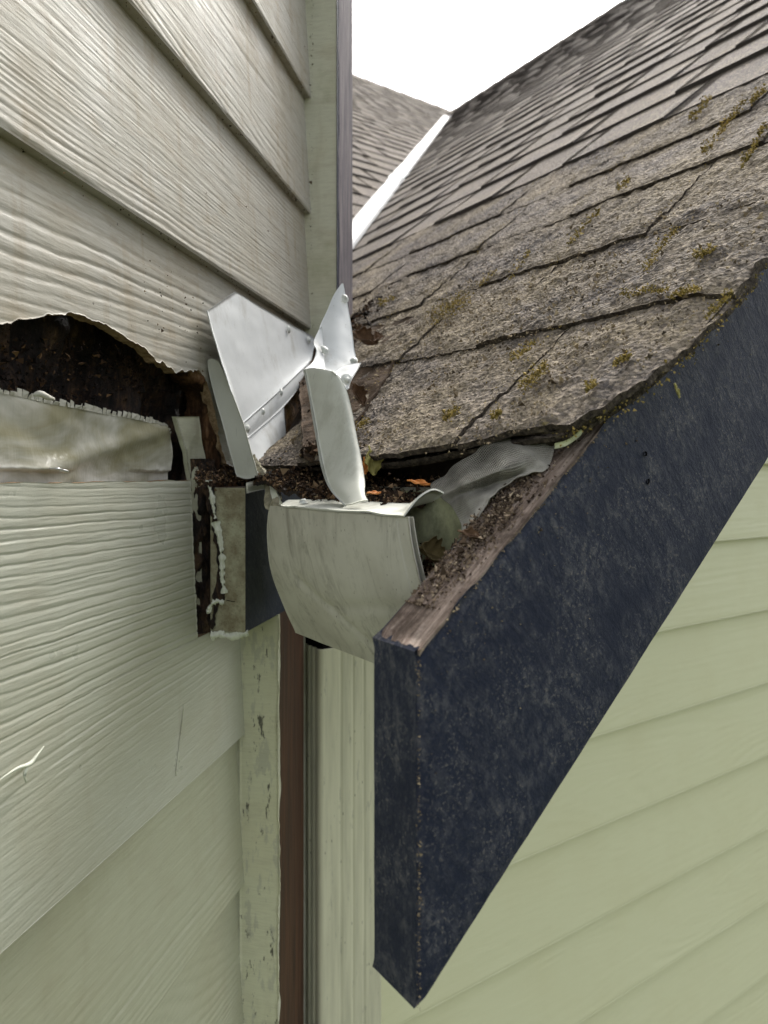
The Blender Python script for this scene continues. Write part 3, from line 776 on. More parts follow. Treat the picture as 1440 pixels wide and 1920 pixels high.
# farther courses: shared variants, the nearest as parts, the rest joined
def tab_variant(big, seed):
    nu, nv = 9, 5; u = np.linspace(0, 1, nu); v = np.array([0, 0.02, 0.3, 0.7, 1.0])*0.166
    UU, VV = np.meshgrid(u, v, indexing='ij'); th = 0.0062 if big else 0.0032
    H = th*(1-VV/0.166*1.25)+0.0006+0.0010*fbm(UU*3, VV*20, seed, 2)
    VV = VV+0.0035*fbm(UU*3, VV*0, seed+1, 2)*(VV < 0.02)
    return np.stack([UU, VV, H], -1)
variants = {}
for big in (False, True): variants[big] = [tab_variant(big, 900+q*7+big) for q in range(4)]
def tab_mesh(P, m):
    o = slab('shingle', P, (0, 0, -0.010), [m, M_EDGE_HAZE], side_mat=1); me = o.data; bpy.data.objects.remove(o); return me
vmesh = {b: [tab_mesh(P, M_SH) for P in variants[b]] for b in variants}
def lay_courses(parent, courses, place, budget, name_far, shear):
    """courses: list of (index, [(s0,s1,big)...]); place(ci,s0)-> (origin, xaxis, yaxis, zaxis)"""
    far_V = []; far_F = []; far_M = []; nb = 0; cnt = 0
    for ci, tabs in courses:
        for q_, (a, b, big) in enumerate(tabs):
            last = q_ == len(tabs)-1
            vi = rnd.randrange(4); O, xa_, ya_, za_ = place(ci, a); wd = b-a-0.0015
            if cnt < budget:
                me_ = vmesh[big][vi]
                if last:
                    me_ = me_.copy()
                    for vv in me_.vertices: vv.co.x += vv.co.x*shear*vv.co.y/wd
                o = bpy.data.objects.new('shingle', me_); link(o, parent)
                m = Matrix.Identity(4)
                for r in range(3):
                    m[r][0] = xa_[r]*wd; m[r][1] = ya_[r]; m[r][2] = za_[r]; m[r][3] = O[r]
                o.matrix_parent_inverse = Matrix.Identity(4); o.matrix_basis = m; cnt += 1
            else:
                me = vmesh[big][vi]
                co = np.empty(len(me.vertices)*3); me.vertices.foreach_get('co', co); co = co.reshape(-1, 3)
                if last: co[:, 0] += co[:, 0]*shear*co[:, 1]/wd
                W = O+co[:, :1]*wd*xa_+co[:, 1:2]*ya_+co[:, 2:3]*za_
                far_V.append(W); far_F += [tuple(np.array(p.vertices[:])+nb) for p in me.polygons]; nb += len(W); far_M += [p.material_index for p in me.polygons]
    if far_V:
        o = mesh(name_far, np.concatenate(far_V), far_F, [M_SH, M_EDGE_HAZE], parent, False, far_M); o['kind'] = 'stuff'
def place_R(ci, s0):
    t = T0+TEX*ci+rnd.uniform(-0.002, 0.002)
    # local x runs along +s; handedness kept by mirroring the width axis
    return (roof_pt(np.array(t), np.array(s0), 0.0), np.array([0, 1.0, 0]), UP, NR)
courses = []
NC = 40
for ci in range(NEAR, NC):
    t = T0+TEX*ci
    smin = max(-0.043, (0.472*t-0.2053)/1.0776-0.7); smax = VS(t)-0.034
    courses.append((ci, widths(smin-rnd.uniform(0, 0.1)*(smin > 0), smax+rnd.uniform(-0.004, 0.004), rnd)))
lay_courses(rf, courses, place_R, 300-parts, 'shingle_field', 1.07*CT)
# ridge caps
tr = T0+TEX*NC; hz = ZR+KP*tr
caps_V = [(-0.10, 0, -0.10*KP+0.012), (0, 0, 0.022), (0.10, 0, -0.10*KP+0.012), (-0.10, 0.27, -0.10*KP+0.004), (0, 0.27, 0.012), (0.10, 0.27, -0.10*KP+0.004)]
caps_V += [(x, y, z-0.012) for x, y, z in caps_V]
caps_F = [(1,4,3,0),(2,5,4,1),(0,6,7,1),(1,7,8,2),(0,3,9,6),(2,8,11,5)]
cap_me = None
for q in range(26):
    s = 0.9+q*0.2
    if s > VS(tr)+0.1: break
    if cap_me is None:
        o = mesh('ridge_cap', caps_V, caps_F, M_SH, rf); cap_me = o.data
    else: o = link(bpy.data.objects.new('ridge_cap', cap_me), rf)
    o.location = (tr, s, hz)
# pale bent drip edge showing under the shingle corner
P = [U(1040,838,0.432), U(1062,832,0.431), U(1083,818,0.431), U(1092,806,0.432), U(1089,793,0.435)]
sp = spline(P, 16); rows = [[p+np.array([0, 0, 0.0022]), p-np.array([0, 0, 0.0012])] for p in sp]
sheet('drip_edge', np.array(rows), 0.0008, M_DRIP_BOUNCE, rf, MR4)['label'] = 'pale green bent end of the metal drip edge under the shingles'

# ------------------------------------------------------------------ back roof beyond the valley
rb = empty('roof', MR4)
tag(rb, 'distant shingle roof slope left of the white valley', 'roof')
KB = KP/1.07; _tb = math.atan(KB); CB, SB = math.cos(_tb), math.sin(_tb)
UPB = np.array([0, CB, SB]); NB = np.array([0, -SB, CB]); S00 = 0.505; TXB = 0.143*CB
def back_pt(t, s, h): return np.array([t, s-SB*h, ZR+KB*(s-S00)+CB*h])
def place_B(ci, a):                                  # a measured along -t from the valley
    sv = S00+0.33+TXB*ci
    return (back_pt(a, sv, 0.0), np.array([1.0, 0, 0]), UPB, NB)
coursesB = []
NB_ = 38
for ci in range(0, NB_):
    sv = S00+0.33+TXB*ci; t1 = (sv-S00)/1.07-0.034
    far = 0.8+0.045*ci
    coursesB.append((ci, widths(max(t1-far, -0.6), t1+rnd.uniform(-0.004, 0.004), rnd)))
lay_courses(rb, coursesB, place_B, 300, 'shingle_field', CB/1.07)
V = []
_se = S00+0.33+TXB*NB_
for t, s in ((-0.7, 0.9), (0.3, 0.9), ((_se-S00)/1.07, _se), (-0.7, _se)):
    for h in (-0.012, -0.024): V.append(tuple(back_pt(t, s, h)))
mesh('roof_deck', V, [(0,2,4,6),(7,5,3,1),(0,1,3,2),(2,3,5,4),(4,5,7,6),(6,7,1,0)], M_DECK, rb)
sB = _se; zB = ZR+KB*(sB-S00)
me_b = None
for q in range(26):
    t = -0.7+q*0.2
    if t > (sB-S00)/1.07: break
    if me_b is None:
        o = mesh('ridge_cap', [(y, x, z) for x, y, z in caps_V], [f[::-1] for f in caps_F], M_SH, rb); me_b = o.data
    else: o = link(bpy.data.objects.new('ridge_cap', me_b), rb)
    o.location = (t, sB, zB)
# valley metal, a bent strip in the trough
vl = empty('valley_flashing', MR4)
tag(vl, 'bright white metal valley strip between the two roof slopes', 'flashing')
tv = np.concatenate([np.arange(0.25, 3.95, 0.08)]); rows = []
for t in tv:
    wd = 0.050+0.005*float(fbm(t*9, 0.3, 5, 3))
    j = 0.004*float(fbm(t*7, 0.9, 5, 3))
    sv = VS(t)
    rows.append([back_pt(t-wd*1.15, sv, 0.007) , back_pt(t-0.02, sv, 0.005), np.array([t, sv, ZR+KP*t+0.004+j]),
                 roof_pt(np.array(t), np.array(sv-0.02), 0.005), roof_pt(np.array(t), np.array(sv-wd*1.1), 0.007)])
slab('strip', np.array(rows), (0, 0, -0.001), M_VALLEY, vl, flip=False)
ov = [np.array(r) for r in (rows[16], rows[17])]
t = float(tv[16])
P = np.array([[p+np.array([0, 0, 0.004]) for p in rows[16]], [p+np.array([0, 0, 0.003]) for p in rows[17]]])
slab('lap_joint', P, (0, 0, -0.003), M_FLASH, vl)

# ------------------------------------------------------------------ gutter
gt = empty('gutter', MR4)
tag(gt, 'short dirty off white metal gutter section between navy stub and rake board', 'gutter')
def gutter():
    prof = spline([(0.106, -0.010), (0.1065, -0.07), (0.105, -0.132), (0.098, -0.141), (0.0815, -0.1405), (0.0765, -0.1345), (0.0610, -0.1085), (0.0465, -0.0800), (0.0390, -0.052), (0.0365, -0.034), (0.0358, -0.0255)], 90)
    rows = []
    for u in np.linspace(0, 1, 60):
        r = []
        for (t, z) in prof:
            dep = np.clip((-z-0.025)/0.115, 0, 1)
            s0 = 0.0575-0.013*dep; s1 = 0.244+0.040*dep**0.8
            s = s0+(s1-s0)*u
            dent = 0.0014*fbm(np.array(s*22), np.array(z*16), 4, 3)+0.0016*math.exp(-((z+0.094+0.15*(s-0.15))/0.0035)**2)*(s > 0.06)*(s < 0.19)+0.0022*math.exp(-((z+0.108-0.55*(s-0.17))/0.005)**2)*(s > 0.10)*(s < 0.22)
            r.append((t+float(dent), s, z))
        rows.append(r)
    P = np.array(rows)
    # flare of the right end towards the rake board
    fl = np.clip(1-np.linspace(0, 1, 60)/0.18, 0, 1)[:, None]**2
    P[..., 0] += 0.004*fl*(P[..., 0] < 0.1)
    o = slab('trough', P, (0, 0, 0), M_GUT, gt)
    sm = o.modifiers.new('solid', 'SOLIDIFY'); sm.thickness = 0.0009; sm.offset = 0
    slab('bounce_tint_panel', np.array([[(0.1045, s_, z_) for z_ in np.linspace(-0.125, -0.012, 8)] for s_ in np.linspace(0.05, 0.24, 20)]), (0.0008, 0, 0), M_DRIP_BOUNCE, gt, flip=True)  # added lime panel, its colour standing in for bounced light
    # left end plate
    pe = P[-1]; c = np.array([0.10, pe[:, 1].mean(), -0.06]); V = list(pe)+[c]
    mesh('end_plate', [np.array(v)-np.array([0, 0.002, 0]) for v in V], [(k, k+1, len(V)-1) for k in range(len(V)-2)], M_GUT, gt)
    # flat flange lying on the lip, curling up at its right end
    rows = []
    for u in np.linspace(0, 1, 40):
        s = 0.061+u*(0.236-0.061)
        tip = np.clip((u-0.9)/0.1, 0, 1)
        cu = np.clip(1-u/0.16, 0, 1)**2
        tf = 0.0345+0.006*tip; tb = 0.066-0.018*tip-0.0*cu
        rows.append([(tf+(tb-tf)*q, s, -0.0235+0.0016*float(fbm(s*30, q*2, 7, 3))+cu*0.012*math.sin(q*2.4)+0.004*q) for q in np.linspace(0, 1, 10)])
    sheet('lip_flange', np.array([[tuple(np.array(MR4 @ Vector(p))) for p in r] for r in rows]), 0.0011, M_FLASH_BACK, gt, MR4)
    # seam strip near the right end
    n = len(prof); rows = []
    for u in np.linspace(0, 1, 6):
        rows.append([(P[4, k, 0]-0.0012, P[0, k, 1]+0.001+u*0.013, P[4, k, 2]) for k in range(56, n)])
    sheet('seam_strip', np.array([[tuple(np.array(MR4 @ Vector(p))) for p in r] for r in rows]), 0.0007, M_GUT, gt, MR4)
gutter()
def rivet(p, r, parent, M, nrm=(0.3, -1, 0.1), seed=0):
    nrm = np.array(nrm, float); nrm /= np.linalg.norm(nrm); a = np.cross(nrm, [0, 0, 1.0]); a /= np.linalg.norm(a); b = np.cross(nrm, a)
    V = []; Fc = []; seg = 10
    for k, (rr, h) in enumerate(((1.6, 0.0), (1.4, 0.12), (0.85, 0.40), (0.7, 0.75), (0.3, 0.85))):
        for q in range(seg):
            an = 2*math.pi*q/seg; jit = 1+0.95*float(vn(q*0.9+seed, k*1.3, seed))
            V.append(p+r*rr*jit*(math.cos(an)*a*(0.7+0.08*(seed % 7))+math.sin(an)*b*(1.25-0.07*(seed % 5)))+nrm*r*h*(0.6+0.6*jit))
    for k in range(4):
        for q in range(seg):
            q2 = (q+1) % seg; Fc.append((k*seg+q, k*seg+q2, (k+1)*seg+q2, (k+1)*seg+q))
    Fc.append(tuple(4*seg+q for q in range(seg)))
    Mi = np.array(M.inverted()); V = np.array(V)@Mi[:3, :3].T+Mi[:3, 3]
    return mesh('rivet', V, Fc, M_RIVET, parent, True)
rivet(np.array(MR4 @ Vector((0.045, 0.205, -0.0215))), 0.0026, gt, MR4, (0.1, -0.2, 1), 3)
# small slot near the seam
tube('slot', [U(764,1022,0.437), U(768,1034,0.437)], 0.0007, M_BLACK, gt, 6, M=MR4)

fs = empty('fascia_board', MR4)
box('board', (0.1080, 0.040, -0.126), (0.1260, 0.27, -0.034), [M_DECK], fs, 0.001)
box('backing_board', (0.158, 0.040, -0.12), (0.176, 0.40, 0.037), [M_DECK], fs, 0.001)
tag(fs, 'dark fascia board behind the gutter under the shingle edge', 'board')
# ------------------------------------------------------------------ bent flashings
def T4(p): return Matrix.Translation(Vector(p))
M_A = T4(LW(470, 890, 0.03)); fa = empty('kickout_flashing', M_A)
tag(fa, 'tall white bent sheet metal flashing tucked under the left wall siding', 'flashing')
def lwp(px, py, o=0.0): return LW(px, py, o)
# upper plate (rows from top edge down to the strip)
rows = [[lwp(388,583,.010), lwp(415,565,.008), lwp(441,547,.005)],
        [lwp(398,622,.014), lwp(440,604,.012), lwp(492,577,.006)],
        [lwp(412,668,.018), lwp(470,648,.015), lwp(545,608,.007)],
        [lwp(428,717,.023), lwp(500,690,.019), lwp(589,634,.009)],
        [lwp(441,760,.027), lwp(515,716,.024), lwp(587,660,.016)],
        [lwp(452,797,.030), lwp(520,738,.029), lwp(583,679,.024)]]
P = patch(rows, 40, 30); plate_a = sheet('upper_plate', P, 0.0008, M_FLASH, fa, M_A)
rows = [[lwp(452,797,.0325), lwp(515,741,.0315), lwp(582,678,.027)], [lwp(457,810,.034), lwp(520,755,.033), lwp(578,695,.029)], [lwp(463,823,.0335), lwp(526,768,.0325), lwp(573,712,.0285)]]
strip_a = sheet('seam_strip', patch(rows, 8, 26), 0.0012, M_FLASH, fa, M_A)
rows = [[lwp(462,818,.031), lwp(497,787,.030), lwp(531,750,.028)], [lwp(468,842,.035), lwp(502,815,.036), lwp(533,785,.033)], [lwp(474,868,.040), lwp(506,848,.043), lwp(536,825,.038)], [lwp(480,888,.046), lwp(508,876,.050), lwp(538,858,.044)]]
sheet('lower_plate', patch(rows, 24, 20), 0.0008, M_FLASH, fa, M_A)
rows = [[lwp(497,879,.049), lwp(520,868,.050), lwp(540,856,.046), lwp(560,850,.050)], [lwp(505,886,.058), lwp(528,874,.060), lwp(545,864,.056), lwp(553,862,.060)], [lwp(513,892,.064), lwp(530,877,.070), lwp(540,872,.066), lwp(546,872,.070)]]
P = patch(rows, 12, 24); P[..., 2] += 0.004*fbm(P[..., 0]*150, P[..., 1]*150, 3, 3)
sheet('crumpled_foot', P, 0.0008, M_FLASH, fa, M_A)
bl = [[(389,676,.705),(396,672,.703),(409,677,.700)], [(390,690,.705),(402,684,.702),(417,692,.699)], [(395,715,.704),(410,708,.701),(427,715,.697)], [(404,750,.702),(422,745,.699),(440,750,.695)],
      [(417,795,.699),(437,793,.696),(457,797,.692)], [(430,845,.696),(450,845,.692),(471,846,.688)], [(443,893,.693),(463,898,.688),(484,893,.684)]]
P = patch([[U(*q) for q in r] for r in bl], 44, 14)
sheet('folded_blade', P, 0.0009, M_FLASH_BACK, fa, M_A)
for q, (px, py, o) in enumerate(((463,803,.036),(493,772,.036),(527,735,.034))):
    rivet(lwp(px, py, o), 0.0024, strip_a, M_A, (0.9, -0.45, 0.1), 20+q)
rivet(lwp(541,618,.011), 0.0026, plate_a, M_A, (0.9, -0.3, 0.1), 31)
rivet(lwp(579,638,.013), 0.0026, plate_a, M_A, (0.9, -0.3, 0.1), 33)
# pale tab bent over the stub
rows = [[LW(462,905,.030), LW(495,897,.030)], [LW(462,908,.040), LW(497,900,.040)], [LW(463,925,.041), LW(497,917,.041)]]
sheet('bent_tab', patch(rows, 14, 10), 0.0008, M_FLASH_BACK, fa, M_A)

M_B = T4(U(650, 945, 0.487)); fb = empty('diverter_flashing', M_B)
tag(fb, 'upright rounded white metal tongue with a pointed fin standing on the gutter lip', 'flashing')
bl = [[(572,693,.590),(598,691,.580),(620,696,.572),(622,697,.571)],
      [(575,702,.588),(602,698,.577),(628,703,.569),(640,712,.566)],
      [(579,722,.584),(608,716,.573),(636,720,.564),(652,738,.560)],
      [(585,755,.577),(614,750,.566),(643,752,.556),(661,775,.553)],
      [(593,800,.566),(622,798,.555),(652,800,.545),(669,818,.542)],
      [(602,850,.552),(632,850,.541),(662,850,.531),(678,860,.529)],
      [(612,893,.538),(642,895,.523),(668,893,.514),(684,900,.513)],
      [(626,922,.522),(650,925,.504),(672,924,.496),(684,925,.496)],
      [(648,947,.496),(661,945,.489),(676,940,.487),(690,938,.487)]]
P = patch([[U(*q) for q in r] for r in bl], 70, 26)
sheet('tongue', P, 0.0009, M_FLASH_BACK, fb, M_B)
# turned back flange on the tongue's left edge
bl2 = [[(572,693,.590),(569,690,.600)], [(585,755,.577),(581,752,.588)], [(602,850,.552),(597,848,.566)], [(612,893,.538),(607,893,.552)], [(626,922,.522),(620,921,.534)], [(648,947,.496),(642,944,.506)]]
bl2 = [[a, ((a[0]+b[0])/2-3, (a[1]+b[1])/2, (a[2]+b[2])/2), (b[0]+8, b[1], b[2]+.012)] for a, b in bl2]
sheet('side_flange', patch([[U(*q) for q in r] for r in bl2], 40, 6), 0.0008, M_FLASH, fb, M_B)
bl = [[(599,616,.655),(601,615,.655),(604,612,.655)], [(588,641,.640),(596,638,.645),(606,640,.650)], [(594,657,.630),(600,657,.637),(608,660,.643)], [(588,676,.612),(597,676,.618),(609,678,.630)], [(572,692,.592),(590,690,.597),(612,695,.612)]]
sheet('curled_web', patch([[U(*q) for q in r] for r in bl], 30, 12), 0.0008, M_FLASH, fb, M_B)
bl = [[(640,532,.70),(642,531,.70),(644,532,.70)], [(626,553,.692),(637,549,.694),(648,552,.696)], [(613,583,.682),(633,578,.684),(654,583,.687)], [(599,617,.668),(630,614,.668),(660,618,.672)],
      [(604,652,.652),(634,650,.652),(664,654,.658)], [(607,685,.634),(636,683,.636),(667,672,.648)], [(608,697,.622),(632,703,.618),(655,690,.626)]]
P = patch([[U(*q) for q in r] for r in bl], 50, 22)
P[..., 1] += 0.0015*fbm(P[..., 0]*25, P[..., 2]*25, 6, 2)
fin_b = sheet('pointed_fin', P, 0.0009, M_FLASH, fb, M_B)
bl = [[(625,698,.615),(650,684,.632),(677,680,.640)], [(636,706,.604),(655,697,.612),(671,692,.620)], [(645,722,.590),(652,716,.594),(660,708,.600)], [(650,730,.584),(652,728,.585),(653,726,.586)]]
sheet('splayed_foot', patch([[U(*q) for q in r] for r in bl], 20, 14), 0.0009, M_FLASH, fb, M_B)
for q, (px, py, Y) in enumerate(((647,558,.690),(608,656,.640),(664,676,.640),(650,713,.590))):
    rivet(U(px, py, Y), 0.0024, fin_b, M_B, (0.4, -0.9, 0.2), 50+q)

# twisted dry sealant between stub and gutter
se = empty('dried_sealant', T4(U(512, 945, .60)))
tag(se, 'twisted strip of dirty dried sealant draped between navy stub and gutter end', 'sealant')
bl = [[(470,858,.70),(477,852,.70),(484,860,.70)], [(478,875,.69),(488,870,.69),(500,880,.69)], [(486,893,.68),(502,892,.67),(516,900,.67)], [(497,915,.66),(512,914,.65),(526,925,.64)], [(496,938,.645),(510,940,.63),(529,940,.62)], [(500,955,.63),(512,958,.62),(524,950,.615)]]
P = patch([[U(*q) for q in r] for r in bl], 50, 18); P += normals(P)*(0.006*fbm(P[..., 0]*140, P[..., 2]*60, 4, 4))[..., None]
sheet('sealant_strip', P, 0.002, M_OLDCAULK, se, T4(U(512, 945, .60)))
bl = [[(503,905,.655),(512,903,.652)], [(507,925,.64),(518,920,.637)], [(516,945,.625),(526,938,.62)], [(520,950,.618),(531,944,.612)]]
P = patch([[U(*q) for q in r] for r in bl], 24, 6); P += normals(P)*(0.003*fbm(P[..., 0]*140, P[..., 2]*90, 14, 3))[..., None]
sheet('sealant_curl', P, 0.0015, M_CAULK, se, T4(U(512, 945, .60)))

# soil packed behind the flashings, and a brown sheet painting the corner's shade
M_SOIL = plain('brown_roof_soil', (0.10, 0.070, 0.048), 0.95, 150, 0.004, 0.1, var=0.7, vs_=60)
rows = [[LW(px, py, 0.008) for px in (528, 555, 580, 602)] for py in (655, 720, 790, 850, 900)]
P = patch(rows, 50, 30); P += ML_3*(0.012*fbm(P[..., 1]*60, P[..., 2]*60, 77, 4))[..., None]
o = sheet('corner_shade_sheet', P, 0.004, M_ROTB, None); tag(o, 'dark brown sheet standing in for shade in the corner between the two flashings', 'rotten wood')
rows = []
for t in np.linspace(0.088, 0.30, 40):
    s_hi = min(0.31+0.956*t, 0.10+1.96*t); s_lo = min(s_hi-0.01, 0.225+0.75*(t-0.088))
    rows.append([roof_pt(np.array(t), np.array(x), 0.002+0.009*u_*u_+0.006*float(fbm(t*50, x*50, 31, 4))) for u_, x in zip(np.linspace(0, 1, 24), np.linspace(s_lo, s_hi, 24))])
P = np.array(rows); m_ = np.array(MR4); P = P@m_[:3, :3].T+m_[:3, 3]
o = slab('roof_soil', P, (0, 0, -0.003), M_SOIL, None, flip=True); tag(o, 'brown soil packed on the shingles behind the white flashings', 'soil', kind='stuff')
# ------------------------------------------------------------------ crumpled gutter screen
def screen():
    M = T4(U(880, 985, .432)); e0 = empty('gutter_screen', M)
    tag(e0, 'crumpled wire mesh gutter screen sticking out under the shingle edge', 'wire mesh')
    bl = [[(806,908,.492),(850,872,.488),(915,836,.478),(975,822,.466),(1040,812,.452)],
          [(814,925,.480),(865,890,.470),(930,858,.462),(985,842,.452),(1038,838,.444)],
          [(822,932,.474),(875,905,.452),(940,880,.438),(985,868,.440),(1030,862,.436)],
          [(836,940,.470),(880,922,.458),(930,905,.452),(975,892,.442),(1020,884,.430)],
          [(850,952,.462),(890,940,.450),(925,925,.446),(960,906,.442),(990,892,.432)],
          [(862,978,.450),(892,966,.440),(915,948,.438),(930,930,.438),(944,915,.436)],
          [(868,1000,.444),(888,990,.432),(902,972,.430),(915,955,.432),(930,932,.433)]]
    R = patch([[U(*q) for q in r] for r in bl], 50, 84)
    N = normals(R)
    if (N.reshape(-1, 3).mean(0)@(np.array([0, 0, EYE])-R.reshape(-1, 3).mean(0))) < 0: N = -N
    R = R+N*(0.0075*fbm(R[..., 0]*50, R[..., 2]*50, 9, 3))[..., None]
    V = (R-np.array(M.translation)).reshape(-1, 3)
    o = mesh('wire_cloth', V, grid_faces(50, 84), M_MESHW, e0, True)
    wf = o.modifiers.new('wire', 'WIREFRAME'); wf.thickness = 0.00066; wf.use_even_offset = False; wf.use_boundary = True
    return e0
screen()

# ------------------------------------------------------------------ loose litter, leaves, moss
def chips(name, pts, size, mat, seed, flat=0.5, parent=None, elong=(0.5, 1.6)):
    """small irregular solid crumbs (tetra-like wedges), one per point"""
    r = np.random.default_rng(seed); n = len(pts); pts = np.asarray(pts, float)
    base = np.array([[1, 0, -.3], [-.5, .85, -.3], [-.5, -.85, -.3], [0.1, 0, .75]])
    q = r.normal(size=(n, 4)); q /= np.linalg.norm(q, axis=1)[:, None]
    a, b, c, d = q.T
    Rm = np.stack([1-2*(c*c+d*d), 2*(b*c-a*d), 2*(b*d+a*c), 2*(b*c+a*d), 1-2*(b*b+d*d), 2*(c*d-a*b), 2*(b*d-a*c), 2*(c*d+a*b), 1-2*(b*b+c*c)], 1).reshape(n, 3, 3)
    sc = r.uniform(elong[0], elong[1], (n, 1, 3))*np.asarray(size).reshape(-1, 1, 1)
    B = (base[None]+r.normal(0, .15, (n, 4, 3)))*sc
    V = np.einsum('nij,nkj->nki', Rm, B)+pts[:, None, :]
    f = np.array([[0, 2, 1], [0, 1, 3], [1, 2, 3], [2, 0, 3]])
    Fc = (f[None]+4*np.arange(n)[:, None, None]).reshape(-1, 3)
    return mesh(name, V.reshape(-1, 3), Fc, mat, parent)
def RW(t, s, z):
    p = np.stack([np.asarray(t)+0*np.asarray(s), s, z], -1); m = np.array(MR4); return p@m[:3, :3].T+m[:3, 3]
r = np.random.default_rng(5)
# rotten crumbs clinging inside the hole
P = []; SZ_ = []
for q in range(900):
    px = random.uniform(-10, 370); py = random.gauss(680+0.12*px*0.5, 40)
    P.append(LW(px, py, -random.uniform(0.028, 0.040))); SZ_.append(min(0.0022, random.gammavariate(1.6, 0.0006)+0.0003))
o = chips('rot_crumbs', P, np.array(SZ_), M_ROTCRUMB, 19, elong=(0.3, 1.9)); tag(o, 'crumbling rotten wood bits inside the wall hole', 'rotten wood', kind='stuff')
# compost in the gutter: a lumpy bed plus loose crumbs
T_, S_ = np.meshgrid(np.linspace(0.062, 0.156, 60), np.linspace(0.128, 0.335, 130), indexing='ij')
def bed(t, s):
    h = -0.030+0.16*(t-0.05)+0.018*np.clip((s-0.20)/0.1, 0, 1)+0.006*fbm(t*60, s*60, 3, 4)
    return h+0.004
B = RW(T_, S_, bed(T_, S_))
lb = slab('gutter_compost', B, (0, 0, -0.004), M_ROT, None, flip=False); tag(lb, 'black rotted leaf compost filling the gutter', 'compost', kind='stuff')
n = 9000; t = 0.060+0.092*r.beta(1.1, 1.3, n); s = r.uniform(0.118, 0.33, n)
P = RW(t, s, bed(t, s)+r.exponential(0.0022, n))
o = chips('leaf_litter', P, np.minimum(r.gamma(2.0, 0.00050, n)+0.0003, 0.003), M_LITTER, 6, elong=(0.35, 1.7)); tag(o, 'dark crumbs of leaf litter lying in the gutter', 'leaf litter', kind='stuff')
# crumbs lodged in the open gutter end
n = 700; s = r.uniform(0.060, 0.15, n); t = r.uniform(0.066, 0.102, n)
P = RW(t, s, -0.078+0.35*(t-0.05)+r.exponential(0.004, n)-0.12*(s-0.06))
o = chips('gutter_end_litter', P, np.minimum(r.gamma(2.0, 0.0007, n)+0.0004, 0.004), M_LITTER, 23, elong=(0.3, 1.9)); tag(o, 'dark leaf crumbs lodged in the open gutter end', 'leaf litter', kind='stuff')
# litter on the bare top of the rake board and behind the flashings
n = 2600; t = np.clip(r.normal(0.066, 0.026, n), 0.02, 0.14); s = np.clip(r.normal(0.026, 0.009, n), 0.004, 0.038)
P = RW(t, s, -0.089+KP*t+0.0016+r.exponential(0.0014, n)*np.exp(-((t-0.066)/0.02)**2)+0.0003)
o = chips('rake_litter', P, r.gamma(2.0, 0.00020, n)+0.00015, M_TAN, 8, elong=(0.25, 2.4)); tag(o, 'brown crumbs and needles lying on the bare top of the rake board', 'leaf litter', kind='stuff')
n = 2600; s = r.uniform(0.20, 0.62, n); t = np.clip((s-0.305)/0.956+np.abs(r.normal(0, 0.035, n)), 0.09, 0.5)
keep = s < 0.115+1.96*t; t = t[keep]; s = s[keep]; n = len(t)
P = RW(t, s, ZR+KP*t+0.006+r.exponential(0.0025, n))
o = chips('corner_litter', P, r.gamma(2.0, 0.0008, n)+0.0004, M_LITTER, 9); tag(o, 'rotted litter heaped where the roof meets the left wall', 'leaf litter', kind='stuff')
# litter on the stub and in the rotten gap
P = []
for q in range(700):
    px, py = random.uniform(365, 470), random.gauss(893, 9); P.append(LW(px, py, random.uniform(-0.012, 0.034)))
o = chips('stub_litter', P, np.minimum(r.gamma(2.0, 0.0004, 700)+0.0003, 0.002), M_LITTER, 10); tag(o, 'dark litter crumbs on top of the fascia stub', 'leaf litter', kind='stuff')
# cobwebby crumbs along the siding laps
P = []; 
for k in range(3):
    for q in range(150):
        x = xa+(xb-xa)*random.random()**0.6; P.append(np.array(ML4 @ Vector((x, random.uniform(0.001, 0.008), zb+EXPO*k-random.expovariate(900)-0.0005))))
for q in range(420):
    z = random.uniform(0.16, 1.2); P.append(np.array(ML4 @ Vector((xb-random.expovariate(160), random.uniform(-0.004, 0.0), z))))
for q in range(90):
    px = random.uniform(270, 400); py = random.gauss(575+0.35*(px-330), 38); P.append(LW(px, py, -0.003))
for q in range(60):
    px = random.uniform(20, 560); py = 240+0.644*px+random.uniform(-150, 40); P.append(LW(px, py, -0.004))
o = chips('siding_dirt', P, r.gamma(1.2, 0.00028, len(P))+0.00015, M_LITTER, 11); tag(o, 'specks of dirt and cobweb along the siding laps and corner', 'dirt', kind='stuff')

# moss along the shingle joints and edges, lichen crumbs over the first courses
def surf(t, s, add): 
    H = 0.006+0.0030*fbm(s*75, t*75, 91, 3)+0.0022*np.abs(vn(s*190, t*190, 33))+add
    return RW(t-ST*H, s, ZR+KP*t+CT*H)
def photo_roof(px, py):
    u = (px-720)/FPX; wv = -(py-HOR)/FPX
    Y = (ZR-KP*(DR@F0))/(wv-KP*(DR@np.array([u, 1]))); p = np.array([u, 1])*Y
    return DR@(p-F0), ER@(p-F0)
moss_runs = [((1335,195),(1298,235),9), ((1400,200),(1325,295),12), ((1440,178),(1412,205),6), ((1185,345),(1165,365),7), ((1130,405),(1070,470),6), ((1275,440),(1215,525),10), ((1345,482),(1310,500),9),
             ((1260,560),(1170,567),9), ((880,570),(815,605),26), ((1010,655),(965,690),9), ((1035,705),(985,745),14), ((1190,680),(1160,700),6), ((870,780),(840,800),9), ((1125,735),(1110,750),6),
             ((1000,480),(960,540),5), ((940,520),(900,545),7), ((1440,245),(1395,330),7), ((1320,560),(1265,575),9), ((745,565),(715,580),6), ((700,800),(680,815),6), ((950,790),(930,800),5), ((1380,570),(1330,620),6)]
P = []; SZ = []
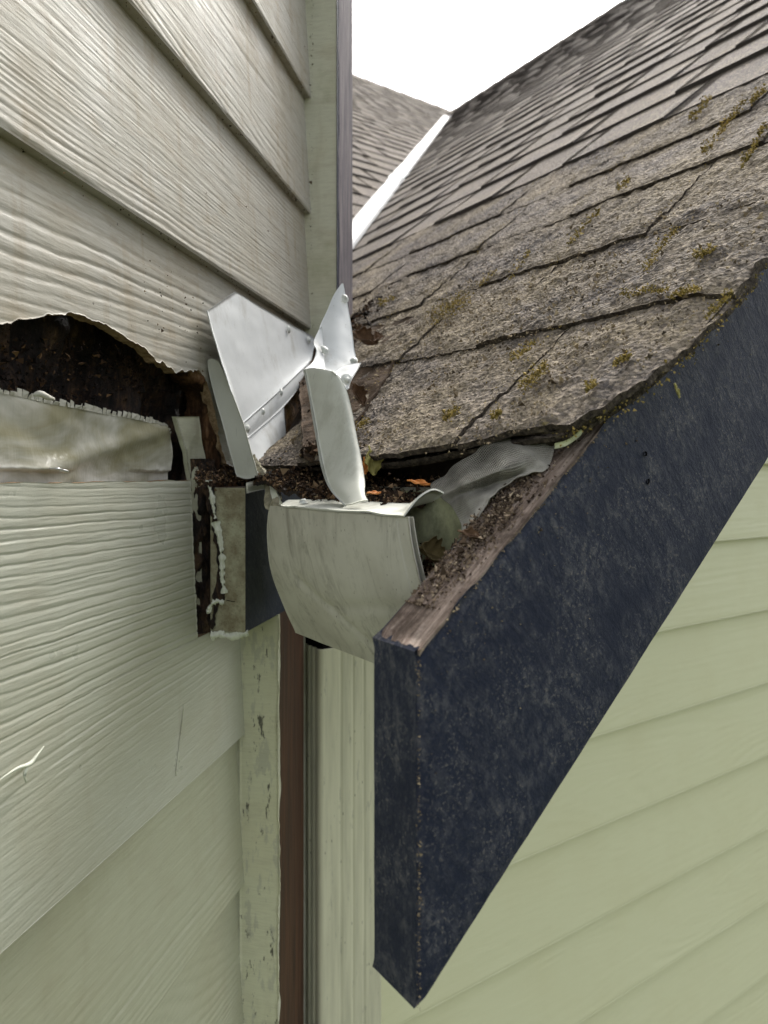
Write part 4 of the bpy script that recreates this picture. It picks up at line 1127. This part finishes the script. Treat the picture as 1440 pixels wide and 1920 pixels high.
for (a, b, wd) in moss_runs:
    m = int(22*wd)
    for q in range(m):
        f_ = random.random(); px = a[0]+(b[0]-a[0])*f_+random.gauss(0, wd*0.34); py = a[1]+(b[1]-a[1])*f_+random.gauss(0, wd*0.34)
        t, s = photo_roof(px, py); P.append((t, s)); SZ.append(random.uniform(0.0005, 0.0013)*(1+0.5*(t > 0.35)))
for (ci, a) in MOSS:
    if random.random() < 0.8:
        tb = T0+TEX*ci
        for q in range(90):
            x = random.random(); P.append((tb+TEX*x, a+random.gauss(0, 0.0012))); SZ.append(random.uniform(0.0003, 0.0008))
P = np.array(P); SZ = np.array(SZ)
add = r.exponential(0.0014, len(P))
o = chips('roof_moss', surf(P[:, 0], P[:, 1], add), SZ, M_MOSS, 12, elong=(0.4, 1.5)); tag(o, 'yellow green moss tufts along the shingle joints', 'moss', kind='stuff')
# fringe of moss and grit on the shingle edge over the rake board
n = 1500; t = r.uniform(0.11, 0.6, n); s = s_rake(t)+r.normal(0.002, 0.003, n)
P = RW(t, s, ZR+KP*t-0.006+r.normal(0, 0.003, n)-0.004*np.clip(1-(s+0.043)/0.05, 0, 1))
o = chips('edge_moss', P, np.minimum(r.gamma(2, 0.00026, n)+0.0002, 0.0012), M_MOSS, 13); tag(o, 'moss and grit fringe hanging along the shingle edge over the rake board', 'moss', kind='stuff')
n = 9000; s = r.uniform(-0.04, 0.36, n); t = 0.088+r.beta(1.1, 2.4, n)*0.34
keep = s > s_rake(t); t = t[keep]; s = s[keep]; keep = fbm(t*22, s*22, 71, 3) > r.normal(0.0, 0.2, len(t)); t = t[keep]; s = s[keep]
o = chips('lichen_grit', surf(t, s, -0.0006+0*t), r.gamma(2, 0.00034, len(t))+0.0003, M_CRUST, 14, elong=(0.5, 1.3)); tag(o, 'tan lichen and loose grit over the lowest shingle courses', 'lichen', kind='stuff')
# shreds on the bare face of the rake board
P = []
for q in range(220):
    px = random.uniform(800, 1430); py = 1215-(px-790)*1.18+random.expovariate(0.012); u = (px-720)/FPX; Y = (ER@F0)/(ER@np.array([u, 1])); p = loc(MR4, U(px, py, Y))
    if p[2] < -0.089+KP*p[0]-0.004 and p[2] > -0.26+KP*p[0]: P.append(np.array(MR4 @ Vector((p[0], p[1]-0.0004, p[2]))))
for q in range(260):
    z = -0.089-0.1796*random.random(); P.append(np.array(MR4 @ Vector((random.gauss(0.0006, 0.0006), random.gauss(0.0004, 0.0005), z))))
for q in range(160):
    t_ = random.uniform(0.0, 0.14); P.append(np.array(MR4 @ Vector((t_, random.gauss(0.0, 0.0006), -0.089+KP*t_-abs(random.gauss(0, 0.0012))))))
o = chips('board_shreds', P, np.minimum(r.gamma(1.3, 0.00016, len(P))+0.00012, 0.0007), M_CRUST, 15, elong=(0.2, 2.0)); tag(o, 'tiny pale plant shreds stuck on the rake board face', 'plant shreds', kind='stuff')

def leaf(px, py, Y, size, mat, label, rot, curl=0.5, lobes=5, asp=0.6):
    c = U(px, py, Y); M = T4(c); n, m = 16, 11; rows = []
    for i in range(n):
        u = i/(n-1); half = asp*0.5*math.sin(math.pi*min(1, u*0.94+0.04))**0.8*(1+0.16*math.sin(u*lobes*6.28))
        rows.append([np.array([u-0.5, half*v_, curl*(0.35*v_*v_*half*2+0.35*(u-0.5)**2)+0.06*math.sin(u*9+v_*4)]) for v_ in np.linspace(-1, 1, m)])
    from mathutils import Euler
    Rm = np.array(Euler(rot).to_matrix()); P = np.array(rows)*size@Rm.T
    P0 = P+c
    e0 = empty('leaf', M); tag(e0, label, 'leaf')
    sheet('blade', P0, 0.0004, mat, e0, M)
    mid = P0[:, m//2]; stem0 = mid[0]+(mid[0]-mid[2])*1.6
    tube('stem', [stem0, mid[0], mid[4], mid[-3]], [0.0006, 0.0007, 0.0006, 0.0002], mat, e0, 6, M)
R = math.radians
leaf(697, 868, 0.555, 0.019, M_LEAF_Y, 'small yellow green leaf upright beside the white tongue', (R(70), R(80), R(20)), 0.5, 3, 0.85)
leaf(684, 876, 0.552, 0.011, M_LEAF_O, 'orange leaf scrap beside the yellow green leaf', (R(80), R(85), 0), 0.5, 2, 0.5)
leaf(789, 907, 0.485, 0.014, M_LEAF_O, 'bright orange leaf scrap on the gutter compost near the mesh', (R(35), R(10), R(-25)), 0.9, 2, 0.32)
leaf(703, 925, 0.492, 0.010, M_LEAF_O, 'reddish orange scrap at the foot of the white tongue', (R(30), 0, R(40)), 0.9, 2, 0.3)
leaf(806, 1042, 0.47, 0.022, M_LEAF_D, 'crumpled dry olive leaf inside the open gutter end', (R(60), R(25), R(30)), 1.6, 4, 0.75)
leaf(882, 1005, 0.410, 0.012, M_LEAF_B, 'curled brown leaf on the bare top of the rake board', (R(50), R(15), R(10)), 1.6, 3, 0.5)
leaf(682, 640, 0.80, 0.030, M_LEAF_B, 'curled brown leaf on the shingles right of the pointed fin', (R(55), R(20), R(15)), 1.8, 4, 0.6)
leaf(708, 636, 0.80, 0.018, M_LEAF_B, 'smaller brown leaf tip beside the curled leaf on shingles', (R(40), R(-30), R(60)), 1.8, 3, 0.6)
leaf(668, 742, 0.66, 0.022, M_LEAF_B, 'rust brown leaf wedged behind the white tongue', (R(70), R(60), R(15)), 1.8, 4, 0.6)
leaf(1268, 735, 0.4165, 0.0075, M_LEAF_Y, 'tiny yellow shred clinging to the rake board face', (R(85), R(60), R(35)), 1.2, 3, 0.35)
